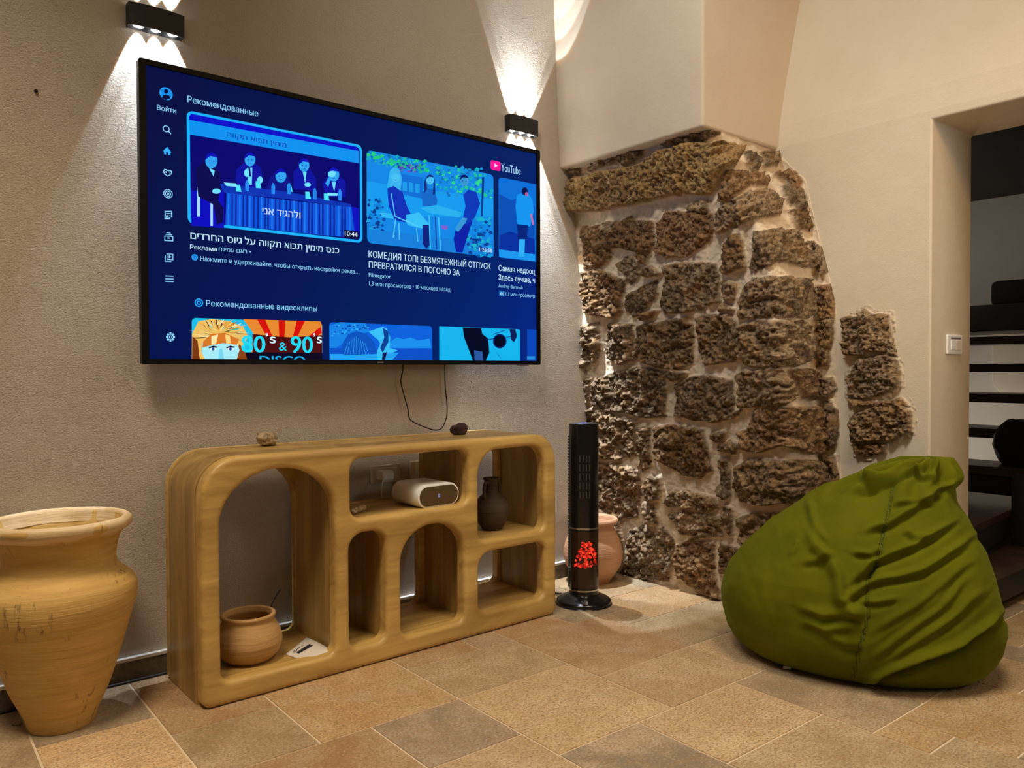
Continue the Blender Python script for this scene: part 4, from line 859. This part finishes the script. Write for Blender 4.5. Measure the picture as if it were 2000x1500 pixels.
for s in (-1, 1): link('handle', tube('handle', [(s*.024, 0, .192), (s*.044, 0, .195), (s*.056, 0, .175), (s*.055, 0, .148), (s*.046, 0, .122)], .0065, 10), M['jug'], jg)

# ================================================================== THINGS ON AND IN THE CONSOLE
q = cab(.335, .135, .0674)
lf = thing('leaflet', 'white printed leaflet lying beside the clay pot in the console', 'leaflet', tuple(q), 0.0)
vs, fs = [], []; NX, NY = 14, 10
lc = [onZ(a, b, .068) for a, b in ((557, 1278), (588, 1290), (647, 1274), (598, 1248))]
def lpt(u, v):
    p = (1-u)*(1-v)*lc[0]+u*(1-v)*lc[1]+u*v*lc[2]+(1-u)*v*lc[3]; w = .004*math.sin(u*3.0)*(.3+v)+.005*v*v; return (p[0]-q[0], p[1]-q[1], .0012+w)
for j in range(NY+1):
    for i in range(NX+1): vs.append(lpt(i/NX, j/NY))
for j in range(NY):
    for i in range(NX): k = j*(NX+1)+i; fs.append((k, k+1, k+NX+2, k+NX+1))
me = pymesh('sheet', vs, fs, True); sh = link('sheet', me, M['paper'], lf); so = sh.modifiers.new('thick', 'SOLIDIFY'); so.thickness = 0.0012; so.offset = -1
def lquad(u0, u1, v0, v1, n=6):
    vv, ff = [], []
    for i in range(n+1):
        for v in (v0, v1): p = lpt(u0+(u1-u0)*i/n, v); vv.append((p[0], p[1], p[2]+.0006))
    for i in range(n): ff.append((2*i, 2*i+2, 2*i+3, 2*i+1))
    return vv, ff
V_, F_ = [], []
for r in ((.34, .50, .22, .78), (.18, .22, .2, .5), (.26, .29, .16, .36), (.20, .23, .55, .62)):
    v, f = lquad(*r); n = len(V_); V_ += v; F_ += [tuple(n+i for i in t_) for t_ in f]
link('print', pymesh('print', V_, F_), M['ink'], lf)
q = onZ(522, 871, CHt); st = link('stone', blob('stone', .030, 4, .28, 2.2, 3, (1.12, .8, .85)), M['palerock'], None, tuple(q)); tag(st, 'pale porous stone resting on the console top, rough and pitted', 'stone')
q = onZ(897, 849, CHt); st = link('stone', blob('stone', .033, 3, .35, 1.9, 8, (1.05, .8, .78), .12), M['redrock'], None, tuple(q)); tag(st, 'dark red jagged stone on the console top beside the hanging cable', 'stone')
q = onZ(700, 1003, .4975); st = link('shell_fragment', tube('shell_fragment', [(-.030, -.010, .010), (-.014, -.002, .012), (.000, .003, .013), (.016, .008, .017), (.028, .014, .015)], .0105, 10), M['palerock'], None, tuple(q)); tag(st, 'small pale knobbly fragment at the shelf corner below the wall socket', 'shell')
# projector: oblong rounded white box with a dark face
pc = [onZ(a, b, .4975) for a, b in ((823, 995), (893, 985))]
d_ = pc[1]-pc[0]; ang = math.atan2(d_[1], d_[0])
pj = thing('projector', 'white rounded oblong projector with a dark face on the console shelf', 'projector', (pc[0][0], pc[0][1], .4997), ang)
PW, PH = float(np.linalg.norm(d_[:2]))+.018, 0.080
me = curve_slab('casing', [rrect(-.012, PW-.012, 0, PH, PH/2-.001, 10)], .085, 0.002, 1)
for v in me.vertices: v.co.y += .0875
smooth_by_angle(link('casing', me, M['whiteplastic'], pj), 40)
me = curve_slab('front_face', [rrect(-.007, PW-.017, .005, PH-.005, PH/2-.006, 10)], .001, 0.0, 0)
for v in me.vertices: v.co.y -= .0012
link('front_face', me, M['walnut'] if 'walnut' in M else mat('dark_walnut_face', (0.10, 0.062, 0.026, 1), .35), pj)
link('logo', boxm('logo', PW/2-.017, PW/2-.009, -.0032, -.0022, .033, .047), emis('pale_logo', (.35, .35, .6, 1), .5), pj)
# wall sockets and charger
def plate(px0, py0, px1, py1, label, kind):
    a = onA(px0, py0, .006); b = onA(px1, py1, .006); x0, x1 = a[0], b[0]; z0, z1 = min(a[2], b[2]), max(a[2], b[2])
    return x0, x1, z0, z1
x0, x1, z0, z1 = plate(724, 945, 781, 905, '', '')
so1 = thing('wall_socket', 'cream double wall socket with a plugged-in charger behind the console', 'socket', (x0, wallY(x0), z0), WS)
w_, h_ = x1-x0, z1-z0
link('plate', boxm('plate', 0, w_, -.010, -.0002, 0, h_, bev=.003), M['creamplastic'], so1)
bm = bmesh.new(); add_box(bm, w_*.12, w_*.88, -.0115, -.009, h_*.16, h_*.84, .001); link('insert', bm_mesh('insert', bm), M['whiteplastic'], so1)
link('switch', boxm('switch', w_*.74, w_*.86, -.0135, -.011, h_*.25, h_*.75, bev=.001), M['whiteplastic'], so1)
x2 = onA(801, 925, .006)[0]
so2 = thing('wall_socket', 'cream single wall socket partly hidden by the console divider', 'socket', (x2, wallY(x2), z0+.003), WS)
link('plate', boxm('plate', 0, .085, -.010, -.0002, 0, h_, bev=.003), M['creamplastic'], so2)
bm = bmesh.new(); add_box(bm, .02, .065, -.0115, -.009, h_*.16, h_*.84, .001); link('insert', bm_mesh('insert', bm), M['whiteplastic'], so2)
chx = x0+w_*.30
ch = thing('charger', 'small white phone charger plugged into the socket behind the console', 'charger', (chx, wallY(chx)-.0118, z0+h_*.42), WS)
link('plug_body', boxm('plug_body', -.020, .030, -.055, 0, -.012, .022, bev=.004), M['whiteplastic'], ch)
e = onA(722, 978, .03)
link('cord', tube('cord', [(-.006, -.054, .004), (-.022, -.070, .0), (-.036, -.074, -.02), (-.036, -.07, -.06), (-.026, -.06, -.095), (-.030, -.05, -.135)], .0024, 8), M['whiteplastic'], ch)

# ================================================================== CABLES
pts = [(787, 706), (787, 722), (783, 745), (790, 775), (797, 800), (800, 818), (815, 828), (835, 836), (850, 840), (863, 836), (872, 815), (873, 790), (870, 760), (869, 735), (869, 706)]
P3 = [onA(a, b, .03) for a, b in pts]
o = link('power_cable', tube('power_cable', P3, .0026, 8, 4), M['cable']); tag(o, 'thin black cable hanging in a loop below the television', 'cable')
o = link('floor_cable', tube('floor_cable', [tuple(onA(0, 0)*0+np.array([x, wallY(x)-.022-dy, .0045])) for x, dy in ((-.55, .01), (-.1, .004), (.2, .006), (.5, .003), (.70, .004), (1.0, .0), (1.4, .008), (1.8, .0), (2.05, .004), (2.14, .01))], .0042, 8, 5), M['cable']); tag(o, 'black cable running along the floor at the baseboard behind the vase', 'cable')
P3 = [cab(.395, .352, .215), cab(.375, .352, .19), cab(.355, .353, .15), cab(.345, .355, .09), cab(.35, .357, .03), cab(.36, .357, .006)]
o = link('thin_cable', tube('thin_cable', P3, .0022, 8, 4), M['cable']); tag(o, 'thin dark cable rising behind the console seen through the tall arch', 'cable')
P3 = [cab(1.02, .352, .26), cab(1.08, .352, .235), cab(1.125, .353, .19), cab(1.15, .355, .13), cab(1.165, .357, .05), cab(1.17, .357, .007)]
o = link('thin_cable', tube('thin_cable', P3, .0028, 8, 4), M['cable']); tag(o, 'black cable curving down behind the lower cubby nearest the heater', 'cable')

# ================================================================== TOWER HEATER
HC = (2.335, 2.425); vd = math.atan2(HC[1], HC[0])
ht = thing('tower_heater', 'black tower heater with glowing red ember window beside the console', 'heater', (HC[0], HC[1], 0), vd-math.pi/2+0.10)
# local -y faces the camera
link('base', lathe('base', smooth_prof([(0, 0), (.112, 0), (.116, .004), (.116, .014), (.108, .022), (.085, .032), (.066, .042), (.05, .046), (0, .046)], 4), 72), M['black'], ht)
RX, RY = .063, .058
def ring(u, k=1.0): return (RX*k*math.sin(u), -RY*k*math.cos(u))
def cyl(name, z0, z1, k, m, seg=72, u0=0, u1=2*math.pi, capt=False, bev=0.0):
    vs, fs = [], []; full = abs(u1-u0-2*math.pi) < 1e-6; N = seg if full else seg+1
    zz = [z0, z1]
    for z in zz:
        for i in range(N): u = u0+(u1-u0)*i/seg; x, y = ring(u, k); vs.append((x, y, z))
    for i in range(seg):
        j = (i+1) % N; fs.append((i, j, N+j, N+i))
    me = pymesh(name, vs, fs, True)
    if capt: bm = bmesh.new(); bm.from_mesh(me); bm.verts.ensure_lookup_table(); bm.faces.new([bm.verts[N+i] for i in range(N)]); bm.faces.new([bm.verts[i] for i in range(N)][::-1]); me2 = bm_mesh(name, bm); me = me2
    o = link(name, me, m, ht)
    if capt: smooth_by_angle(o, 40)
    return o
HZ = .765
cyl('body', .044, HZ, 1.0, M['black'], capt=True)
cyl('trim_band', .060, .066, 1.012, M['chrome'], u0=-1.5, u1=1.5, seg=40); cyl('trim_band', .322, .329, 1.012, M['chrome'], u0=-1.5, u1=1.5, seg=40)
cyl('ember_window', .075, .314, 1.006, M['smoke'], u0=-1.0, u1=1.0, seg=40)
# side louvres
bm = bmesh.new()
for k in range(52):
    z = .07+k*.0125; x, y = ring(-1.62, 1.0); add_box(bm, x-.004, x+.012, y-.012, y+.012, z, z+.006)
link('side_grille', bm_mesh('side_grille', bm), M['dgrey'], ht)
# front vent slots
bm = bmesh.new()
for r in range(5):
    for c in (-.34, -.12, .10, .32):
        z = .455+r*.038; x, y = ring(c, 1.004); vs_ = add_box(bm, -.002, .002, -.0015, .0015, z, z+.028)
        for v in vs_: v.co.x += x; v.co.y += y
link('air_outlet', bm_mesh('air_outlet', bm), mat('dark_vent', (.045, .043, .04, 1), .4), ht)
# control panel on the slanted top
link('control_panel', lathe('control_panel', [(0, .003), (.050, .003), (.054, 0)], 48, 1.0, .93), M['dgrey'], ht, (0, 0, HZ))
bm = bmesh.new(); add_box(bm, -.012, -.002, -.02, .004, HZ+.0032, HZ+.0042); add_box(bm, .002, .012, -.02, .004, HZ+.0032, HZ+.0042); link('display', bm_mesh('display', bm), emis('blue_display', (.16, .12, .9, 1), 1.6), ht)
for (x, y) in ((-.034, -.012), (-.028, .012), (.030, -.016), (.036, .006)):
    bm = bmesh.new(); bmesh.ops.create_cone(bm, segments=16, radius1=.006, radius2=.006, depth=.002, cap_ends=True, matrix=Matrix.Translation((x, y, HZ+.0038))); link('button', bm_mesh('button', bm), M['grey'], ht)
bm = bmesh.new()
x, y = ring(0.05, 1.0); add_box(bm, x-.0025, x+.0025, -.103, -.101, .023, .035); link('mark', bm_mesh('mark', bm), M['chrome'], ht)
# embers: a heap of glowing coals shown in the window
m = emis('glowing_coals', (1, .05, .01, 1), 1.0); t = NT(m); v = t.coord(); n = t.noise(v, 85, 5, .7)
t.l(t.ramp(n, [(0.34, (.004, .0005, .0005, 1)), (0.47, (.35, .008, .006, 1)), (0.58, (1.0, .05, .02, 1)), (0.72, (1.0, .22, .07, 1))]), t.b.inputs['Emission Color']); t.b.inputs['Emission Strength'].default_value = 1.3; M['coal'] = m
bm = bmesh.new(); rg = random.Random(2)
for k in range(80):
    v_ = rg.random(); wdt = .86*(1-.60*v_); u = (rg.random()*2-1)*wdt+.10; z = .168+.10*v_; x, y = ring(u, 0.995)
    r = bmesh.ops.create_icosphere(bm, subdivisions=1, radius=.0078*(.7+.6*rg.random()), matrix=Matrix.Translation((x, y, z))@Matrix.Rotation(rg.random()*6, 4, 'Y')@Matrix.Diagonal((1.2, .35, .8, 1)))
link('ember_bed', bm_mesh('ember_bed', bm, True), M['coal'], ht)['label'] = 'glowing red coals'
link('power_cord', tube('power_cord', [(-.06, .06, .020), (-.09, .09, .012), (-.115, .13, .005), (-.15, .17, .005), (-.21, .19, .005)], .004, 8), M['cable'], ht)

# ================================================================== BEAN BAG
UB = np.array([math.sin(math.radians(27.1)), -math.cos(math.radians(27.1))]); WB = np.array([math.cos(math.radians(27.1)), math.sin(math.radians(27.1))])
BC = np.array([2.632, 1.331]); TB = float(np.array([BC[0], BC[1], 0]) @ FW); KB = TB/F_PX
lv = [(0.0, 1492, 1902, .235), (.02, 1460, 1925, .275), (.05, 1440, 1950, .305), (.10, 1424, 1966, .322), (.15, 1417, 1972, .33), (.20, 1415, 1967, .33), (.25, 1418, 1958, .325), (.30, 1430, 1951, .315), (.35, 1449, 1943, .30), (.40, 1474, 1931, .28), (.45, 1502, 1914, .255), (.50, 1543, 1898, .225), (.55, 1578, 1876, .19), (.60, 1630, 1868, .15), (.64, 1690, 1864, .11), (.67, 1755, 1850, .075), (.688, 1795, 1836, .035), (.692, 1815, 1822, .006)]
L = np.array(lv); cx = 1690.0
NR, NT_ = 230, 420
tt = np.linspace(0, 1, NR); arc = np.concatenate([[0], np.cumsum(np.hypot(np.diff(L[:, 0]), 0.4*KB*np.diff(L[:, 1]-L[:, 2])+1e-6))]); arc /= arc[-1]
def ci(a, k):   # smooth interpolation of a table column
    y = np.interp(a, arc, L[:, k]); 
    for _ in range(10): y[1:-1] = (y[:-2]+2*y[1:-1]+y[2:])/4
    return y
zl_, Lx, Rx, Dp = ci(tt, 0), ci(tt, 1), ci(tt, 2), ci(tt, 3)
th = np.linspace(0, 2*np.pi, NT_, endpoint=False)
ct, s_t = np.cos(th), np.sin(th); ex = .92
cu_ = np.sign(ct)*np.abs(ct)**ex; su_ = np.sign(s_t)*np.abs(s_t)**ex
def u_of(px_):
    r_ = FW[None, :2]+((px_-1000)/F_PX)[:, None]*RT[None, :2]; n2 = WB
    t_ = (BC @ n2)/(r_ @ n2); return (r_*t_[:, None]-BC) @ UB
uL, uR = u_of(Lx), u_of(Rx)
u = ((uL+uR)/2)[:, None]+((uR-uL)/2)[:, None]*cu_[None, :]
wofs = .05*np.clip((zl_-.3)/.4, 0, 1)
w = wofs[:, None]+Dp[:, None]*su_[None, :]
P = np.zeros((NR, NT_, 3)); P[..., 0] = BC[0]+u*UB[0]+w*WB[0]; P[..., 1] = BC[1]+u*UB[1]+w*WB[1]; P[..., 2] = zl_[:, None]
Pw = np.concatenate([P[:, -2:], P, P[:, :2]], 1); N_ = np.cross(np.gradient(Pw, axis=1), np.gradient(Pw, axis=0))[:, 2:-2]; N_ /= np.linalg.norm(N_, axis=-1, keepdims=True)+1e-9
cen = np.array([BC[0], BC[1], .28]); 
if ((P-cen)*N_).sum(-1).mean() < 0: N_ = -N_
d = P-CO; zq = d @ FW; px = 1000+F_PX*(d @ RT)/zq; py = 750-F_PX*(d @ UP)/zq
front = np.clip((-(N_ @ FW))*3+.35, 0, 1)
X, Y = (px-1400)*3, (py-880)*3        # creases are laid out on the bag's visible face, 3 units to the pixel
X = X+10*vnoise(P, 14, 3); Y = Y+10*vnoise(P, 14, 4)
def stroke(pl, wd, amp, sh=0.0, valley=0.0):
    """ridge along a polyline (amp in metres) with a valley on its right-hand side when drawn"""
    pl = np.array(pl, float); best = np.full(X.shape, 1e9); sg = np.zeros(X.shape); tp_ = np.zeros(X.shape); n = len(pl)-1
    for i in range(n):
        a, b = pl[i], pl[i+1]; e = b-a; l = np.hypot(*e); t = np.clip(((X-a[0])*e[0]+(Y-a[1])*e[1])/l**2, 0, 1); dx, dy = X-a[0]-t*e[0], Y-a[1]-t*e[1]; dd = np.hypot(dx, dy)
        m_ = dd < best; best = np.where(m_, dd, best); sg = np.where(m_, np.sign(e[0]*dy-e[1]*dx), sg); tp_ = np.where(m_, (i+t)/n, tp_)
    s = best*sg; fade = np.clip(np.minimum(tp_, 1-tp_)*5+.12, 0, 1)
    return fade*(amp*np.exp(-(s/wd)**2)-valley*np.exp(-((s-1.35*wd)/(wd*.95))**2))
ANG = th[None, :]
D = 0.006*fbm(P, 5, 3, 2)+0.003*fbm(np.stack([X/90, Y/240, X*0], -1), 1.0, 3, 8)
pl_ = np.clip((P[..., 2]-.50)/.14, 0, 1)**1.5
D = D+pl_*(0.013*np.sin(ANG*11+2.2*vnoise(P, 9, 6))+0.010*np.sin(ANG*5+1.3))
for a in [
 ([(540,270),(565,400),(600,470),(640,540)], 26, .010, 0, .004), ([(560,420),(585,560),(670,640),(725,740),(735,860),(800,930),(850,920)], 22, .020, 0, -.012),
 ([(735,890),(800,840),(890,780),(1000,745),(1200,700),(1400,580),(1540,470)], 22, .014, 0, .011), ([(770,790),(850,720),(900,650),(1050,600),(1250,500),(1420,400)], 22, .016, 0, .014),
 ([(860,470),(1000,425),(1150,335),(1290,240),(1370,215)], 22, .014, 0, .011), ([(1020,310),(1150,300),(1280,290)], 18, .008, 0, .006), ([(780,240),(860,205),(950,170),(1080,135),(1200,110)], 20, .014, 0, .012),
 ([(600,270),(740,180),(830,140),(900,180),(960,165)], 26, .022, 0, .012), ([(1060,150),(1150,110),(1200,150),(1260,180)], 18, .012, 0, .012), ([(1180,120),(1250,75),(1320,100),(1370,170),(1380,230)], 30, .018, 0, .010), ([(1270,240),(1330,205),(1370,215)], 18, .012, 0, .014),
 ([(830,1380),(920,1330),(1050,1265),(1250,1205),(1430,1130),(1600,1020),(1680,930)], 26, .020, 0, .026), ([(900,1210),(1100,1080),(1300,930),(1480,740)], 26, .005, 0, .005), ([(920,1060),(1120,940),(1300,800),(1520,620)], 26, .006, 0, .005), ([(880,1150),(1080,1020),(1270,880),(1460,690)], 20, .003, 0, .003), ([(1250,1080),(1400,960),(1560,800)], 20, .004, 0, .004),
 ([(960,1250),(1200,1110),(1420,960),(1620,780)], 24, .005, 0, .005), ([(490,660),(600,640),(690,600)], 24, .008, 0, .007), ([(480,920),(620,960),(780,950),(860,965)], 30, .010, 0, .009), ([(500,1000),(640,1040),(820,1020)], 34, .008, 0, .007),
 ([(860,880),(930,890),(1060,870)], 20, .007, 0, .006), ([(840,780),(900,640)], 22, .010, 0, .008), ([(430,620),(470,570),(480,530)], 16, .006, 0, .003), ([(600,1050),(760,1130),(850,1130)], 34, .007, 0, .006), ([(780,590),(900,600),(960,560)], 20, .010, 0, .008), ([(1100,460),(1150,500),(1240,510)], 22, .009, 0, .007)]:
    D = D+1.25*front*stroke(*a)
SEAM = [(1035,165),(1020,280),(1005,360),(975,480),(955,590),(925,690),(890,760),(878,870),(885,950),(870,1040),(845,1120),(820,1240),(795,1340)]
D = D-front*0.006*np.exp(-(np.abs(stroke(SEAM, 13, 1.0)) > .35).astype(float)*0)*stroke(SEAM, 12, 1.0)
D *= np.clip(P[..., 2]/.05, 0.15, 1); D *= np.clip((.70-P[..., 2])/.03, .2, 1)
Pb = P+N_*D[..., None]; Pb[..., 2] = np.maximum(Pb[..., 2], 0.0005)
Pb[..., 0] = np.minimum(Pb[..., 0], np.where(Pb[..., 1] > YD-.01, XB-.002, 9))
bo = np.array([BC[0], BC[1], 0]); V = (Pb-bo).reshape(-1, 3); fs = []
idx = np.arange(NR*NT_).reshape(NR, NT_); j2 = np.roll(idx, -1, 1)
fs = np.stack([idx[:-1], j2[:-1], j2[1:], idx[1:]], -1).reshape(-1, 4).tolist(); fs.append(idx[0].tolist()[::-1]); fs.append(idx[-1].tolist())
bag = thing('bean_bag', 'large olive green velvet bean bag slumped beside the stone pillar', 'bean bag', tuple(bo))
cv = link('cover', pymesh('cover', V, fs, True), M['velvet'], bag)
# stitches along the seam
flat = np.stack([px, py], -1)[..., :]; bm = bmesh.new(); sm = np.array(smooth_prof([(1400+x/3, 880+y/3) for x, y in SEAM], 12)); seg = np.concatenate([[0], np.cumsum(np.hypot(*np.diff(sm, axis=0).T))])
vis = (N_ @ FW) < -.05
for k, dd in enumerate(np.arange(2, seg[-1]-2, 5.4)):
    c = [np.interp(dd, seg, sm[:, 0]), np.interp(dd, seg, sm[:, 1])]; c2 = [np.interp(dd+3.0, seg, sm[:, 0]), np.interp(dd+3.0, seg, sm[:, 1])]
    for sx in (-2.2, 2.2):
        pp = []
        for q in (c, c2):
            e = (px-q[0]-sx)**2+(py-q[1])**2+np.where(vis, 0, 1e6); i = np.unravel_index(np.argmin(e), e.shape); pp.append(Vector(Pb[i]-bo+N_[i]*.0008))
        if (pp[1]-pp[0]).length < .001 or (pp[1]-pp[0]).length > .03: continue
        dn = (pp[1]-pp[0]).normalized(); a = dn.cross(Vector((0, 0, 1))).normalized()*.0010; b_ = dn.cross(a).normalized()*.0010
        r = [[bm.verts.new(p+s1*a+s2*b_) for s1, s2 in ((1, 1), (-1, 1), (-1, -1), (1, -1))] for p in pp]
        for i in range(4): bm.faces.new((r[0][i], r[0][(i+1) % 4], r[1][(i+1) % 4], r[1][i]))
        bm.faces.new(r[0]); bm.faces.new(r[1][::-1])
link('seam_stitching', bm_mesh('seam_stitching', bm), M['stitch'], bag)
e = (px-1536)**2+(py-1310)**2+np.where(vis, 0, 1e6); i_ = np.unravel_index(np.argmin(e), e.shape); p = Pb[i_]-bo+N_[i_]*.004
link('care_tag', boxm('care_tag', -.012, .012, -.001, .001, -.006, .006), M['paper'], bag, tuple(p)).rotation_euler = (.5, 0, math.radians(-50))

# ================================================================== SWITCH, SPECKS
a = onY(1846, 692, YD); b = onY(1875, 655, YD); x0, x1, z0, z1 = a[0], b[0], a[2], b[2]
sw = thing('light_switch', 'white light switch on the plaster reveal of the stair doorway', 'light switch', (x0, YD, z0))
w_, h_ = x1-x0, z1-z0
link('plate', boxm('plate', 0, w_, -.010, -.0002, 0, h_, bev=.004), M['whiteplastic'], sw); link('rocker', boxm('rocker', w_*.2, w_*.52, -.0125, -.009, h_*.22, h_*.72, bev=.001), M['whiteplastic'], sw); link('rocker', boxm('rocker', w_*.55, w_*.86, -.0125, -.009, h_*.22, h_*.72, bev=.001), M['creamplastic'], sw)
link('label_strip', boxm('label_strip', w_*.2, w_*.86, -.0108, -.0095, h_*.78, h_*.86), M['grey'], sw)
p = onA(70, 178, .001); o = link('wall_plug', blob('wall_plug', .0055, 2, .2, 2, 4), M['redrock'], None, tuple(p)); o.rotation_euler = (math.pi/2, 0, 0); tag(o, 'tiny brown plug in the bare plaster far from the television', 'wall plug')
p = onZ(33, 1415, 0); o = link('pebble', blob('pebble', .011, 3, .2, 2, 6, (1.2, .9, .6)), M['palerock'], None, tuple(p)); tag(o, 'tiny pale pebble on the floor in front of the tall vase', 'pebble')

# ================================================================== STAIRS BEYOND THE DOORWAY
sr = thing('staircase', 'open staircase of dark timber treads on black steel beyond the doorway', 'staircase', (3.6, 1.6, 0))
def tread(x0, x1, y0, y1, z, th, rz=0.0, nm='tread', mm='darkwood'):
    bm = bmesh.new(); add_box(bm, -(x1-x0)/2, (x1-x0)/2, -(y1-y0)/2, (y1-y0)/2, -th, 0, .004); o = link(nm, bm_mesh(nm, bm), M[mm], sr, ((x0+x1)/2-3.6, (y0+y1)/2-1.6, z)); o.rotation_euler = (0, 0, rz); return o
p1 = onZ(1903, 1027, .34); p2 = onZ(2000, 985, .34)
r2 = math.atan2(p2[1]-p1[1], p2[0]-p1[0])
def winder(z, a, b, dep, th):
    A_ = onZ(*a, z); B_ = onZ(*b, z); e = (B_-A_)/np.linalg.norm(B_-A_); n = np.array([-e[1], e[0], 0]); A2 = A_-e*.25; B2 = B_+e*.6
    for nm, mm, z1, t_, off in (('tread', 'darkwood', z, th, 0), ('tread_frame', 'steel', z-th, .10, .004)):
        q = [A2+n*off, B2+n*off, B2+n*dep, A2+n*dep]; vs = [(v[0]-3.6, v[1]-1.6, z1-k*t_) for k in (0, 1) for v in q]
        link(nm, pymesh(nm, vs, [(0, 1, 2, 3), (7, 6, 5, 4)]+[(i, 4+i, 4+(i+1) % 4, (i+1) % 4) for i in range(4)]), M[mm], sr)
winder(.175, (1940, 1120), (2000, 1095), .36, .035); winder(.34, (1903, 1027), (2000, 984), .42, .03)
for k, (x, z, th) in enumerate(((4.22, .515, .045), (4.50, .68, .05), (4.88, .85, .05), (5.15, 1.02, .05), (5.38, 1.19, .05))): tread(x, x+.29, .6, 2.75, z, th)
tread(4.235, 4.30, .6, 2.75, .515-.046, .09, 0, 'tread_frame', 'steel')
tread(5.55, 6.19, .6, 2.75, 1.40, .17, 0, 'landing', 'steel')
bm = bmesh.new(); 
p = onX(1985, 950, 4.05); add_box(bm, 4.08-3.6, 4.16-3.6, p[1]-1.6-.06, p[1]-1.6+.03, 0, .50)
link('post', bm_mesh('post', bm), M['steel'], sr)
for y in (.62, 2.70):
    bm = bmesh.new(); vs = [bm.verts.new((x-3.6, y-1.6+d, z)) for d in (0, .04) for x, z in ((4.16, .36), (4.34, .36), (5.62, 1.22), (5.62, 1.39), (5.54, 1.37))]
    bm.faces.new(vs[:5]); bm.faces.new(vs[5:][::-1])
    for k in range(5): bm.faces.new((vs[k], vs[5+k], vs[5+(k+1) % 5], vs[(k+1) % 5]))
    add_box(bm, 4.18-3.6, 4.26-3.6, y-1.6, y-1.6+.04, 0, .40); link('stringer', bm_mesh('stringer', bm), M['steel'], sr)
p = onX(1995, 880, 4.42)
bgm = blob('bag', .13, 4, .10, 1.3, 5, (.75, 1.0, 1.0)); o = link('black_bag', bgm, M['fabricblack'], None, (p[0], p[1], .515)); tag(o, 'black fabric bag slumped on a lower stair tread', 'bag')
p = onX(1995, 585, 5.9); o = link('black_bag', boxm('black_bag', -.15, .15, -.16, .16, 0, .17, bev=.04, seg=4, smooth=True), M['fabricblack'], None, (5.9, p[1]-.02, 1.40)); tag(o, 'black bag on the top landing of the stairs', 'bag')
p = onX(1990, 700, 6.1); me = curve_slab('panel', [rrect(-.17, .3, -.24, .35, (.10, .1, .02, .02), 8)], .02, .012, 3)
for v in me.vertices: x, y, z = v.co; v.co = (y, -x, z)
o = link('plastic_tub', me, M['creamplastic'], None, (6.165, p[1], p[2])); smooth_by_angle(o, 40); tag(o, 'pale rounded plastic tub against the white wall behind the treads', 'tub')
l = bpy.data.lights.new('stair_fill', 'POINT'); l.energy = 9; l.color = (1, .93, .82); l.shadow_soft_size = .08; o = bpy.data.objects.new('stair_fill', l); C.objects.link(o); o.location = (5.3, 2.6, .35)  # added low fill that brightens the white wall behind the treads
l = bpy.data.lights.new('stair_fill', 'POINT'); l.energy = 3.0; l.color = (1, .90, .78); l.shadow_soft_size = .1; o = bpy.data.objects.new('stair_fill', l); C.objects.link(o); o.location = (5.2, 2.5, 1.75)  # another added fill, lifts the upper back wall near the landing
